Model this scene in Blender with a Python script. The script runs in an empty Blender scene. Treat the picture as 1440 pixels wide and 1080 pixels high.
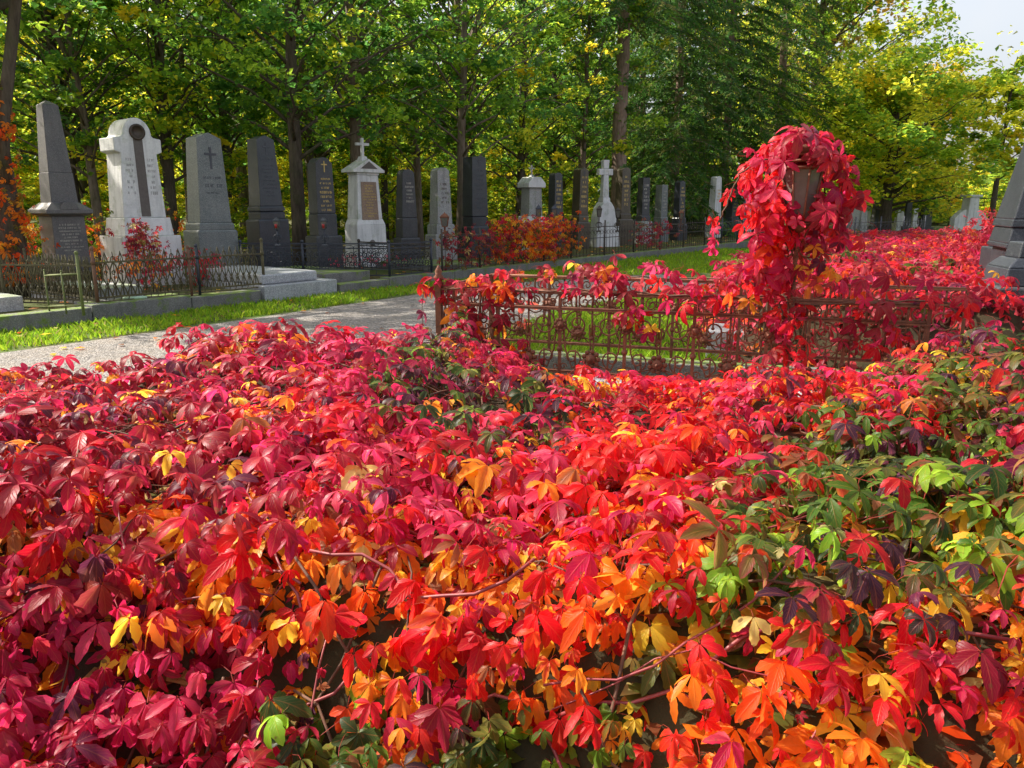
import bpy, math, random
import numpy as np
from mathutils import Vector, Matrix

R = random.Random(7)
RS = np.random.RandomState(11)
SC = bpy.context.scene
COL = SC.collection
rad = math.radians
PI = math.pi

# ------------------------------------------------------------------ camera model
CAMZ, PITCH, FPX = 1.45, rad(13.0), 1088.0
CP, SP = math.cos(PITCH), math.sin(PITCH)

def ray(px, py):
    u, v = (px - 720) / FPX, (py - 540) / FPX
    return u, CP - v * SP, SP + v * CP          # x, forward, down

def gnd(px, py, z=0.0):
    u, f, d = ray(px, py)
    t = (CAMZ - z) / d
    return Vector((u * t, f * t, z))

def zrow(py, Y):
    u, f, d = ray(720, py)
    return CAMZ - d / f * Y

def at(px, py, Y):
    u, f, d = ray(px, py)
    t = Y / f
    return Vector((u * t, Y, CAMZ - d * t))

def proj(P):
    P = np.asarray(P, float)
    y, z = P[..., 1], P[..., 2] - CAMZ
    dep = y * CP - z * SP
    up = y * SP + z * CP
    return 720 + FPX * P[..., 0] / dep, 540 - FPX * up / dep

# ------------------------------------------------------------------ tagging
def tag(o, label=None, cat=None, group=None, kind=None):
    if label: o['label'] = label
    if cat: o['category'] = cat
    if group: o['group'] = group
    if kind: o['kind'] = kind
    return o

def thing(name, label, cat, loc=(0, 0, 0), rz=0.0, group=None):
    o = bpy.data.objects.new(name, None)
    o.empty_display_size = 0.2
    COL.objects.link(o)
    o.location = loc
    o.rotation_euler = (0, 0, rz)
    return tag(o, label, cat, group)

def link(name, me, mats=None, parent=None):
    o = bpy.data.objects.new(name, me)
    COL.objects.link(o)
    if mats is not None:
        for m in (mats if isinstance(mats, (list, tuple)) else [mats]):
            me.materials.append(m)
    if parent is not None: o.parent = parent
    return o

# ------------------------------------------------------------------ mesh builder
class MB:
    def __init__(s):
        s.v, s.f, s.sm = [], [], []
    def add(s, vs, fs, smooth=False):
        b = len(s.v)
        s.v.extend(tuple(p) for p in vs)
        for f in fs:
            s.f.append(tuple(i + b for i in f)); s.sm.append(smooth)
        return s
    def frus(s, x, y, z0, z1, w0, d0, w1=None, d1=None, ox=0, oy=0):
        w1 = w0 if w1 is None else w1
        d1 = d0 if d1 is None else d1
        vs = [(x + a * w0 / 2, y + b * d0 / 2, z0) for a, b in ((-1, -1), (1, -1), (1, 1), (-1, 1))]
        vs += [(x + ox + a * w1 / 2, y + oy + b * d1 / 2, z1) for a, b in ((-1, -1), (1, -1), (1, 1), (-1, 1))]
        return s.add(vs, [(3, 2, 1, 0), (4, 5, 6, 7), (0, 1, 5, 4), (1, 2, 6, 5), (2, 3, 7, 6), (3, 0, 4, 7)])
    def box(s, x0, x1, y0, y1, z0, z1):
        return s.frus((x0 + x1) / 2, (y0 + y1) / 2, z0, z1, x1 - x0, y1 - y0)
    def prism(s, poly, y0, y1):
        """outline in x,z (counter clockwise seen from -y) pushed from y0 to y1"""
        n = len(poly)
        vs = [(p[0], y0, p[1]) for p in poly] + [(p[0], y1, p[1]) for p in poly]
        fs = [tuple(range(n)), tuple(range(2 * n - 1, n - 1, -1))]
        fs += [((i + 1) % n, i, n + i, n + (i + 1) % n) for i in range(n)]
        return s.add(vs, fs)
    def tube(s, pts, r, n=6, cap=True, smooth=True):
        pts = [Vector(p) for p in pts]
        m = len(pts)
        rr = r if isinstance(r, (list, tuple)) else [r] * m
        vs, fs = [], []
        up = None
        for i, p in enumerate(pts):
            t = (pts[min(i + 1, m - 1)] - pts[max(i - 1, 0)])
            if t.length < 1e-9: t = Vector((0, 0, 1))
            t.normalize()
            if up is None:
                up = Vector((0, 1, 0)) if abs(t.y) < .9 else Vector((1, 0, 0))
            a = t.cross(up)
            if a.length < 1e-6: a = t.cross(Vector((1, 0, .1)))
            a.normalize()
            b = a.cross(t); b.normalize()
            up = b
            for k in range(n):
                q = 2 * PI * k / n
                vs.append(p + (a * math.cos(q) + b * math.sin(q)) * rr[i])
        for i in range(m - 1):
            for k in range(n):
                k2 = (k + 1) % n
                fs.append((i * n + k, i * n + k2, (i + 1) * n + k2, (i + 1) * n + k))
        if cap:
            fs.append(tuple(range(n - 1, -1, -1)))
            fs.append(tuple((m - 1) * n + k for k in range(n)))
        return s.add(vs, fs, smooth)
    def lathe(s, prof, n=16, c=(0, 0, 0), smooth=True):
        vs, fs = [], []
        for r, z in prof:
            for k in range(n):
                q = 2 * PI * k / n
                vs.append((c[0] + r * math.cos(q), c[1] + r * math.sin(q), c[2] + z))
        m = len(prof)
        for i in range(m - 1):
            for k in range(n):
                k2 = (k + 1) % n
                fs.append((i * n + k, i * n + k2, (i + 1) * n + k2, (i + 1) * n + k))
        fs.append(tuple(range(n - 1, -1, -1)))
        fs.append(tuple((m - 1) * n + k for k in range(n)))
        return s.add(vs, fs, smooth)
    def ball(s, c, r, n=10, sz=1.0):
        prof = [(max(r * math.sin(PI * i / 6), r * .03), -r * sz * math.cos(PI * i / 6)) for i in range(7)]
        return s.lathe(prof, n, c)
    def xf(s, M, start=0):
        for i in range(start, len(s.v)):
            s.v[i] = tuple(M @ Vector(s.v[i]))
        return s
    def mesh(s, name):
        me = bpy.data.meshes.new(name)
        me.from_pydata(s.v, [], s.f)
        me.polygons.foreach_set('use_smooth', s.sm)
        me.validate(); me.update()
        return me
    def build(s, name, mat, parent=None, bevel=0.0):
        o = link(name, s.mesh(name), mat, parent)
        if bevel:
            b = o.modifiers.new('bevel', 'BEVEL')
            b.width = bevel; b.segments = 2; b.limit_method = 'ANGLE'; b.angle_limit = rad(35)
        return o

def np_mesh(name, V, F, cols=None, uv=None, smooth=True):
    """V (n,3), F (m,4) quads, cols (n,3) per point, uv (n,2) per point"""
    me = bpy.data.meshes.new(name)
    V = np.ascontiguousarray(V, np.float32); F = np.ascontiguousarray(F, np.int32)
    k = F.shape[1]
    me.vertices.add(len(V)); me.vertices.foreach_set('co', V.ravel())
    me.loops.add(F.size); me.loops.foreach_set('vertex_index', F.ravel())
    me.polygons.add(len(F))
    me.polygons.foreach_set('loop_start', np.arange(0, F.size, k, dtype=np.int32))
    me.polygons.foreach_set('use_smooth', np.full(len(F), smooth, bool))
    me.update(calc_edges=True)
    if cols is not None:
        a = me.attributes.new('Col', 'FLOAT_COLOR', 'POINT')
        c = np.ones((len(V), 4), np.float32); c[:, :3] = cols
        a.data.foreach_set('color', c.ravel())
    if uv is not None:
        u = me.uv_layers.new(name='UVMap')
        u.data.foreach_set('uv', np.ascontiguousarray(uv[F.ravel()], np.float32).ravel())
    return me

# ------------------------------------------------------------------ materials
def new_mat(name):
    m = bpy.data.materials.new(name)
    m.use_nodes = True
    nt = m.node_tree
    for n in list(nt.nodes): nt.nodes.remove(n)
    out = nt.nodes.new('ShaderNodeOutputMaterial')
    return m, nt, out

class NT:
    def __init__(s, nt): s.nt = nt
    def n(s, t, **kw):
        nd = s.nt.nodes.new(t)
        for k, v in kw.items():
            if k == 'ins':
                for a, b in v.items():
                    if isinstance(b, bpy.types.NodeSocket): s.nt.links.new(b, nd.inputs[a])
                    else: nd.inputs[a].default_value = b
            else: setattr(nd, k, v)
        return nd
    def math(s, op, a, b=0.0, c=0.0):
        return s.n('ShaderNodeMath', operation=op, ins={0: a, 1: b, 2: c}).outputs[0]
    def noise(s, vec, scale, detail=4, rough=.55):
        return s.n('ShaderNodeTexNoise', ins={'Vector': vec, 'Scale': scale, 'Detail': detail, 'Roughness': rough}).outputs[0]
    def ramp(s, fac, a, b):
        return s.n('ShaderNodeMapRange', ins={0: fac, 1: a, 2: b, 3: 0.0, 4: 1.0}).outputs[0]
    def mix(s, fac, a, b, bt='MIX'):
        nd = s.n('ShaderNodeMix', data_type='RGBA', blend_type=bt)
        for i, x in ((0, fac), (6, a), (7, b)):
            if isinstance(x, bpy.types.NodeSocket): s.nt.links.new(x, nd.inputs[i])
            else: nd.inputs[i].default_value = x if i == 0 else (*x, 1) if len(x) == 3 else x
        return nd.outputs[2]

def stone(name, c1, c2, rough=.6, speck=0.0, moss=0.0, stain=.5, bump=.15, scale=3.0, mosscol=(.07, .11, .02), spec=.5):
    m, nt, out = new_mat(name)
    k = NT(nt)
    tc = k.n('ShaderNodeTexCoord').outputs['Object']
    oi = k.n('ShaderNodeObjectInfo').outputs['Random']
    off = k.n('ShaderNodeVectorMath', operation='ADD', ins={0: tc})
    sc_ = k.n('ShaderNodeVectorMath', operation='SCALE', ins={0: (17, 9, 5), 3: oi})
    nt.links.new(sc_.outputs[0], off.inputs[1])
    vec = off.outputs[0]
    big = k.noise(vec, scale, 5, .6)
    fine = k.noise(vec, scale * 14, 3, .7)
    col = k.mix(k.ramp(big, .3, .7), c1, c2)
    col = k.mix(k.math('MULTIPLY', k.ramp(fine, .35, .7), .3), col, tuple(x * .55 for x in c1))
    if speck:
        vo = k.n('ShaderNodeTexVoronoi', ins={'Vector': vec, 'Scale': 160.0})
        sp = k.ramp(k.n('ShaderNodeSeparateColor', ins={0: vo.outputs['Color']}).outputs[0], .55, .95)
        col = k.mix(k.math('MULTIPLY', sp, speck), col, tuple(min(1, x * 2.4 + .05) for x in c2))
    if stain:   # vertical rain streaks
        mp = k.n('ShaderNodeMapping', ins={'Vector': vec, 'Scale': (9.0, 9.0, .7)}).outputs[0]
        st = k.ramp(k.noise(mp, 1.0, 4, .6), .5, .75)
        col = k.mix(k.math('MULTIPLY', st, stain), col, tuple(x * .35 for x in c1))
    rsock = rough
    if moss:
        ge = k.n('ShaderNodeNewGeometry').outputs['Normal']
        nz = k.n('ShaderNodeSeparateXYZ', ins={0: ge}).outputs[2]
        mm = k.math('MULTIPLY', k.ramp(k.math('ADD', k.noise(vec, scale * 1.6, 5, .65), k.math('MULTIPLY', nz, .16)), .56, .68), moss)
        col = k.mix(mm, col, k.mix(fine, mosscol, tuple(x * 2.2 for x in mosscol)))
        rsock = k.math('MAXIMUM', k.math('MULTIPLY', mm, .95), rough)
    p = k.n('ShaderNodeBsdfPrincipled', ins={'Base Color': col, 'Roughness': rsock, 'Specular IOR Level': spec})
    if bump:
        b = k.n('ShaderNodeBump', ins={'Height': k.math('ADD', fine, k.math('MULTIPLY', big, 1.5)), 'Strength': bump, 'Distance': .02})
        nt.links.new(b.outputs[0], p.inputs['Normal'])
    nt.links.new(p.outputs[0], out.inputs[0])
    return m

def iron(name, c1, c2, rough=.7, metal=.0, bump=.3, scale=25):
    m, nt, out = new_mat(name)
    k = NT(nt)
    tc = k.n('ShaderNodeTexCoord').outputs['Object']
    a = k.noise(tc, scale, 5, .7)
    b_ = k.noise(tc, scale * .2, 3, .6)
    col = k.mix(k.ramp(k.math('ADD', a, k.math('MULTIPLY', b_, .6)), .6, 1.05), c1, c2)
    p = k.n('ShaderNodeBsdfPrincipled', ins={'Base Color': col, 'Roughness': rough, 'Metallic': metal})
    bm = k.n('ShaderNodeBump', ins={'Height': a, 'Strength': bump, 'Distance': .004})
    nt.links.new(bm.outputs[0], p.inputs['Normal'])
    nt.links.new(p.outputs[0], out.inputs[0])
    return m

def plain(name, c, rough=.6, metal=0.0, spec=.5):
    return iron(name, c, tuple(x * .7 for x in c), rough, metal, .1)

def leaf_mat(name, trans=.4, rough=.4, veins=True, spec=.4, boost=1.35):
    m, nt, out = new_mat(name)
    k = NT(nt)
    at_ = k.n('ShaderNodeAttribute', attribute_name='Col').outputs['Color']
    tc = k.n('ShaderNodeTexCoord')
    nz = k.noise(tc.outputs['Object'], 55.0 if veins else 6.0, 3, .6)
    col = k.mix(k.math('MULTIPLY', k.ramp(nz, .3, .75), .4), at_, k.mix(.55, at_, (.0, .0, .0)))
    normal = None
    if veins:
        uv = k.n('ShaderNodeSeparateXYZ', ins={0: tc.outputs['UV']})
        t, s_ = uv.outputs[0], k.math('ABSOLUTE', k.math('MULTIPLY_ADD', uv.outputs[1], 2.0, -1.0))
        rib = k.n('ShaderNodeMapRange', ins={0: s_, 1: .03, 2: .12, 3: 1.0, 4: 0.0}).outputs[0]
        sv = k.math('FRACT', k.math('SUBTRACT', k.math('MULTIPLY', t, 7.5), k.math('MULTIPLY', s_, 2.3)))
        side = k.n('ShaderNodeMapRange', ins={0: k.math('ABSOLUTE', k.math('SUBTRACT', sv, .5)), 1: .0, 2: .13, 3: 1.0, 4: 0.0}).outputs[0]
        vein = k.math('MAXIMUM', rib, k.math('MULTIPLY', side, .55))
        col = k.mix(k.math('MULTIPLY', vein, .36), col, k.mix(.45, at_, (.7, .22, .08)))
        sp = k.ramp(k.noise(tc.outputs['Object'], 38.0, 2, .5), .69, .73)
        col = k.mix(k.math('MULTIPLY', sp, .75), col, (.13, .055, .02))
        fade = k.ramp(k.noise(tc.outputs['Object'], 13.0, 2, .5), .55, .75)
        col = k.mix(k.math('MULTIPLY', fade, .2), col, k.mix(.5, col, (.6, .3, .05)))
        bm = k.n('ShaderNodeBump', ins={'Height': k.math('ADD', k.math('MULTIPLY', vein, -1.0), k.math('MULTIPLY', nz, .5)), 'Strength': .35, 'Distance': .004})
        normal = bm.outputs[0]
    p = k.n('ShaderNodeBsdfPrincipled', ins={'Base Color': col, 'Roughness': rough, 'Specular IOR Level': spec})
    tcol = k.n('ShaderNodeGamma', ins={0: k.mix(1.0, col, (boost, boost, boost), 'MULTIPLY'), 1: .85}).outputs[0]
    tr = k.n('ShaderNodeBsdfTranslucent', ins={'Color': tcol})
    if normal is not None:
        nt.links.new(normal, p.inputs['Normal'])
    mx = k.n('ShaderNodeMixShader', ins={0: trans, 1: p.outputs[0], 2: tr.outputs[0]})
    nt.links.new(mx.outputs[0], out.inputs[0])
    return m

def bark(name, c1, c2, scale=6.0):
    m, nt, out = new_mat(name)
    k = NT(nt)
    tc = k.n('ShaderNodeTexCoord').outputs['Object']
    mp = k.n('ShaderNodeMapping', ins={'Vector': tc, 'Scale': (1, 1, .22)}).outputs[0]
    a = k.noise(mp, scale * 3, 5, .65)
    b_ = k.noise(tc, scale * .4, 3, .6)
    col = k.mix(k.ramp(a, .35, .65), c1, c2)
    col = k.mix(k.math('MULTIPLY', k.ramp(b_, .5, .7), .5), col, (.07, .085, .03))
    p = k.n('ShaderNodeBsdfPrincipled', ins={'Base Color': col, 'Roughness': .85, 'Specular IOR Level': .2})
    bm = k.n('ShaderNodeBump', ins={'Height': a, 'Strength': .8, 'Distance': .03})
    nt.links.new(bm.outputs[0], p.inputs['Normal'])
    nt.links.new(p.outputs[0], out.inputs[0])
    return m

def ground_mat(name, cols, scale, bump, rough=.95, vor=0.0):
    m, nt, out = new_mat(name)
    k = NT(nt)
    tc = k.n('ShaderNodeTexCoord').outputs['Object']
    a = k.noise(tc, scale, 6, .7)
    b_ = k.noise(tc, scale * .07, 4, .6)
    col = k.mix(k.ramp(a, .3, .7), cols[0], cols[1])
    col = k.mix(k.ramp(b_, .42, .66), col, cols[2])
    h = a
    if vor:
        vo = k.n('ShaderNodeTexVoronoi', ins={'Vector': tc, 'Scale': vor})
        g = k.n('ShaderNodeSeparateColor', ins={0: vo.outputs['Color']}).outputs[0]
        col = k.mix(k.math('MULTIPLY', k.ramp(g, .2, 1.0), .75), col, cols[3])
        vo2 = k.n('ShaderNodeTexVoronoi', ins={'Vector': tc, 'Scale': vor * .45})
        g2 = k.n('ShaderNodeSeparateColor', ins={0: vo2.outputs['Color']}).outputs[1]
        col = k.mix(k.math('MULTIPLY', k.ramp(g2, .6, 1.0), .6), col, cols[4])
        h = k.math('ADD', k.math('SUBTRACT', 1.0, vo.outputs['Distance']), k.math('MULTIPLY', a, .5))
    p = k.n('ShaderNodeBsdfPrincipled', ins={'Base Color': col, 'Roughness': rough, 'Specular IOR Level': .2})
    bm = k.n('ShaderNodeBump', ins={'Height': h, 'Strength': bump, 'Distance': .02})
    nt.links.new(bm.outputs[0], p.inputs['Normal'])
    nt.links.new(p.outputs[0], out.inputs[0])
    return m

M = dict(
    darkgranite=stone('dark_granite', (.075, .072, .075), (.12, .112, .11), .5, .25, 0, .3, .1),
    sheengranite=stone('black_granite_painted_sheen', (.045, .036, .026), (.1, .08, .052), .3, .3, 0, .3, .02),  # golden reflection on black granite, painted as a brown base colour
    obeliskgranite=stone('speckled_obelisk_granite', (.012, .015, .02), (.028, .033, .04), .4, .35, 0, .3, .05),
    blackgranite=stone('black_granite', (.02, .024, .032), (.045, .05, .06), .3, .2, 0, .15, .015, spec=.45),
    blackrough=stone('rough_black_granite', (.026, .029, .035), (.055, .056, .06), .45, .3, 0, .3, .1),
    greygreen=stone('grey_green_granite', (.1, .115, .115), (.16, .17, .165), .35, .4, 0, .2, .02, spec=.4),
    greygranite=stone('grey_granite', (.2, .2, .2), (.3, .3, .29), .55, .4, .4, .6, .12),
    bluegranite=stone('blue_grey_granite', (.24, .25, .27), (.34, .35, .37), .5, .5, .1, .3, .1),
    white=stone('weathered_white_marble', (.58, .58, .58), (.72, .72, .71), .6, 0, .35, .55, .15),
    brownplaque=stone('brown_stone', (.16, .1, .07), (.25, .17, .11), .5, .3, 0, .3, .1),
    mossstone=stone('mossy_concrete', (.1, .1, .095), (.19, .185, .175), .85, .3, .95, .5, .4, 3.0, (.08, .12, .015)),
    slab=stone('grave_slab_granite', (.26, .26, .26), (.38, .37, .36), .75, .4, .6, .3, .3, 2.0),
    engrave=plain('engraved_grey', (.07, .075, .09), .6),
    engrave_dark=plain('engraved_black', (.02, .022, .03), .6),
    engrave_worn=plain('worn_engraving', (.36, .35, .35), .7),
    gold=plain('gilding', (.55, .4, .14), .45, .3),
    pale=plain('pale_lettering', (.38, .36, .31), .6),
    stainm=plain('dark_run_off', (.13, .11, .1), .75),
    bronze=plain('bronze', (.07, .05, .035), .5, .4),
    rust=iron('rusty_iron', (.1, .034, .018), (.26, .092, .042), .75),
    rustmoss=iron('mossy_rusty_iron', (.06, .045, .03), (.12, .11, .045), .85),
    mossiron=iron('moss_green_iron', (.1, .13, .04), (.16, .17, .06), .85),
    redrust=iron('red_rust_post', (.12, .05, .03), (.18, .1, .06), .8),
    blackiron=iron('black_iron', (.016, .02, .032), (.035, .042, .06), .45),
    greyiron=iron('thin_dark_iron', (.035, .03, .026), (.08, .06, .045), .8),
    glass=plain('old_lamp_glass', (.16, .15, .13), .2),
    redglass=plain('red_candle_glass', (.35, .02, .02), .2),
    bark=bark('maple_bark', (.11, .08, .06), (.22, .17, .13)),
    barkdark=bark('dark_bark', (.055, .042, .032), (.12, .093, .07)),
    barkred=bark('spruce_bark', (.19, .12, .09), (.34, .25, .2)),
    stem=iron('vine_stem', (.06, .025, .015), (.16, .07, .035), .8),
    stemred=iron('red_vine_stem', (.2, .02, .03), (.28, .06, .05), .5),
    creeper=leaf_mat('creeper_leaf', .52, .4, True, .24, 1.8),
    treeleaf=leaf_mat('tree_leaf', .58, .55, False, .25, 2.3),
    needle=leaf_mat('needle', .4, .6, False, .2, 2.2),
    grass=leaf_mat('grass_blade', .4, .55, False, .2, 1.4),
    path=ground_mat('gravel_path', ((.17, .155, .14), (.28, .255, .23), (.26, .22, .18), (.38, .36, .34), (.09, .085, .08)), 40, .9, .95, 55),
    soil=ground_mat('dark_soil', ((.02, .014, .009), (.05, .034, .02), (.035, .03, .012)), 12, .6),
    lawn=ground_mat('turf', ((.05, .09, .015), (.1, .15, .03), (.09, .08, .035)), 14, .6),
    forest=ground_mat('forest_floor', ((.05, .045, .015), (.11, .09, .03), (.06, .085, .018)), 9, .8),
    green_plastic=plain('pale_green_plastic', (.5, .72, .5), .4),
    chip=plain('white_chip', (.7, .7, .68), .7),
)
EXPO = 1.4
# ------------------------------------------------------------------ leaves
def leaflet(az, e0, kap, L, W, fold, nseg, ss, twist=0.0):
    V, UV, K = [], [], []
    f = np.array([math.cos(az), math.sin(az), 0]); sd = np.array([-math.sin(az), math.cos(az), 0]); up = np.array([0, 0, 1.0])
    p = np.zeros(3); step = L / nseg
    p = p + f * .04
    for i in range(nseg + 1):
        t = i / nseg
        e = e0 - kap * t
        d = math.cos(e) * f + math.sin(e) * up
        n = math.cos(e) * up - math.sin(e) * f
        w = W * (max(t, .0) ** .9) * (max(1 - t, 0) ** .72) * 2.05 * (1 - .42 * t ** 4)
        if i == 0: w = W * .06
        if nseg >= 7 and .3 < t < .98: w *= 1 + (.1 if i % 2 else -.09)
        for s in ss:
            fo = fold * (1 - .4 * t)
            q = p + sd * (w * s * math.cos(fo)) + n * (w * abs(s) * math.sin(fo) + twist * w * s)
            V.append(q); UV.append((t, s * .5 + .5)); K.append(min(1, .75 * abs(s) ** 1.4 + .35 * t))
        p = p + d * step
    c = len(ss); F = []
    for i in range(nseg):
        for j in range(c - 1):
            a = i * c + j
            F.append((a, a + 1, a + c + 1, a + c))
    return V, F, UV, K

def compound(seed, lod, n=5, e_rng=(-.6, .15), k_rng=(.4, 1.15), petiole=True):
    r = random.Random(seed)
    nseg, ss = {'hi': (8, (-1, -.5, 0, .5, 1)), 'mid': (4, (-1, 0, 1)), 'lo': (2, (-1, 0, 1))}[lod]
    spread = r.uniform(.82, 1.05)
    base_e, base_k = r.uniform(*e_rng), r.uniform(*k_rng)
    angs = {5: (-2.05, -1.05, 0, 1.05, 2.05), 3: (-1.1, 0, 1.1)}[n]
    lens = {5: (.62, .9, 1.0, .9, .62), 3: (.85, 1, .85)}[n]
    V, F, UV, K, P = [], [], [], [], []
    for a, l in zip(angs, lens):
        v, f, uv, kk = leaflet(a * spread + r.uniform(-.16, .16), base_e + r.uniform(-.3, .25) - (.1 if abs(a) > 1.5 else 0), base_k + r.uniform(-.25, .35),
                               l * r.uniform(.8, 1.06), .25 * r.uniform(.85, 1.15) * (.9 + .1 * l), r.uniform(.12, .5), nseg, ss, r.uniform(-.12, .12))
        b = len(V); V += v; UV += uv; K += kk; P += [0] * len(v); F += [tuple(i + b for i in q) for q in f]
    if petiole and lod != 'lo':
        b = len(V)
        pts = [(0, 0, 0), (-.28, r.uniform(-.1, .1), -.16), (-.6, r.uniform(-.2, .2), -.6), (-.7, r.uniform(-.2, .2), -1.0)]
        for q in pts:
            for kx in range(3):
                g = kx * 2.094
                V.append(np.array(q) + np.array((0, math.cos(g), math.sin(g))) * .013); UV.append((.5, .5)); K.append(0); P.append(1)
        for i in range(len(pts) - 1):
            for kx in range(3):
                k2 = (kx + 1) % 3
                F.append((b + i * 3 + kx, b + i * 3 + k2, b + i * 3 + 3 + k2, b + i * 3 + 3 + kx))
    return np.array(V), np.array(F), np.array(UV), np.array(K), np.array(P)

TPL = {}
for lod in ('hi', 'mid', 'lo'):
    TPL[lod] = [compound(100 + i, lod, 3 if i % 6 == 5 else 5) for i in range(14)]
    TPL[lod] += [compound(500 + i, lod, 5, (-1.0, .3), (1.2, 2.3)) for i in range(2)] + [compound(600 + i, lod, 3, (-.6, .3), (.2, 1.8)) for i in range(2)]
    TPL[lod + '_hang'] = [compound(300 + i, lod, 5, (-.8, -.2), (.4, 1.1)) for i in range(10)]

def unit(a):
    return a / np.maximum(np.linalg.norm(a, axis=-1, keepdims=True), 1e-9)

def leaf_arrays(pos, nrm, tip, size, c1, c2, lod):
    """expand templates at N places -> V,F,C,UV"""
    nrm = unit(nrm); tip = unit(tip - nrm * np.sum(tip * nrm, 1, keepdims=True))
    side = np.cross(nrm, tip)
    tp = TPL[lod]; pick = RS.randint(0, len(tp), len(pos))
    petc = np.array([.3, .03, .04])
    Vs, Fs, Cs, Us, base = [], [], [], [], 0
    for ti, (v, f, uv, kk, pf) in enumerate(tp):
        idx = np.nonzero(pick == ti)[0]
        if not len(idx): continue
        s = size[idx][:, None, None]
        W = pos[idx][:, None, :] + s * (v[None, :, 0:1] * tip[idx][:, None, :] + v[None, :, 1:2] * side[idx][:, None, :] + v[None, :, 2:3] * nrm[idx][:, None, :])
        k_ = kk[None, :, None]
        C = c1[idx][:, None, :] * (1 - k_) + c2[idx][:, None, :] * k_
        C = np.where(pf[None, :, None] > 0, petc, C)
        n = len(v)
        F = f[None] + (np.arange(len(idx)) * n)[:, None, None] + base
        Vs.append(W.reshape(-1, 3)); Cs.append(C.reshape(-1, 3)); Fs.append(F.reshape(-1, 4)); Us.append(np.tile(uv, (len(idx), 1)))
        base += n * len(idx)
    return np.concatenate(Vs), np.concatenate(Fs), np.concatenate(Cs), np.concatenate(Us)

def leaf_object(name, chunks, mat, parent=None):
    V, F, C, U, b = [], [], [], [], 0
    for v, f, c, u in chunks:
        V.append(v); F.append(f + b); C.append(c); U.append(u); b += len(v)
    me = np_mesh(name, np.concatenate(V), np.concatenate(F), np.concatenate(C), np.concatenate(U))
    return link(name, me, mat, parent)

# leaf colours (real pigment colours)
LC = dict(crimson=(.27, .006, .026), magenta=(.44, .008, .062), pink=(.58, .04, .11), scarlet=(.6, .007, .012), red=(.48, .005, .018), orangered=(.74, .07, .008),
          orange=(.78, .22, .015), yellow=(.78, .46, .03), lime=(.2, .34, .02), green=(.06, .13, .014), darkgreen=(.025, .055, .014), olive=(.11, .12, .02),
          purple=(.1, .014, .045), darkpurple=(.045, .012, .03), brown=(.22, .075, .03), straw=(.55, .45, .16), rose=(.34, .028, .045))
PAL = dict(
    crimson=dict(crimson=.46, magenta=.15, red=.13, purple=.19, rose=.07),
    magenta=dict(magenta=.48, crimson=.26, purple=.08, pink=.08, red=.06),
    hotpink=dict(magenta=.38, scarlet=.26, pink=.16, crimson=.12, red=.08),
    hot=dict(scarlet=.46, red=.31, orangered=.05, magenta=.1, crimson=.08),
    fire=dict(scarlet=.38, orangered=.18, orange=.16, yellow=.14, red=.14),
    green=dict(green=.27, darkgreen=.24, olive=.18, lime=.06, red=.07, brown=.08, darkpurple=.1),
    greenred=dict(green=.2, olive=.18, darkgreen=.12, scarlet=.2, magenta=.12, brown=.08, purple=.1),
    dusk=dict(darkgreen=.3, green=.16, darkpurple=.2, purple=.14, magenta=.12, olive=.08),
    lime=dict(lime=.36, green=.3, olive=.16, scarlet=.1, orange=.08),
    olive=dict(olive=.36, lime=.1, straw=.05, green=.23, magenta=.14, scarlet=.12),
    inner=dict(orange=.4, yellow=.32, orangered=.14, straw=.06, brown=.08),
    innergreen=dict(lime=.28, green=.42, yellow=.18, orange=.12),
    garland=dict(magenta=.34, rose=.2, crimson=.16, scarlet=.14, orangered=.08, orange=.05, yellow=.03),
    bright=dict(scarlet=.34, magenta=.42, red=.12, pink=.12),
    wine=dict(rose=.34, crimson=.3, magenta=.2, red=.1, purple=.06),
    autumn=dict(orange=.34, orangered=.22, yellow=.2, rose=.1, magenta=.1, brown=.04),
    farred=dict(scarlet=.3, magenta=.24, red=.16, orangered=.14, rose=.08, orange=.04, green=.04),
    faded=dict(rose=.3, purple=.25, brown=.2, straw=.1, olive=.15),
    ivy=dict(orangered=.3, orange=.4, yellow=.15, brown=.1, olive=.15),
)
PN = list(PAL)
CN = list(LC); CARR = np.array([LC[c] for c in CN])
PMAT = np.array([[PAL[p].get(c, 0) for c in CN] for p in PN]); PMAT /= PMAT.sum(1, keepdims=True)

def pal_colors(pidx):
    """palette index per leaf -> two colours per leaf"""
    cum = np.cumsum(PMAT[pidx], 1)
    def draw():
        u = RS.rand(len(pidx), 1)
        i = np.minimum((u > cum).sum(1), len(CN) - 1)
        c = CARR[i] * RS.uniform(.8, 1.2, (len(pidx), 1)) * RS.uniform(.9, 1.1, (len(pidx), 3))
        return c, i
    a, ia = draw(); b, ib = draw()
    k = (RS.rand(len(pidx), 1) ** 2.2) * .8
    return np.clip(a, 0, .9), np.clip(a * (1 - k) + b * k, 0, .9)

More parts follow.
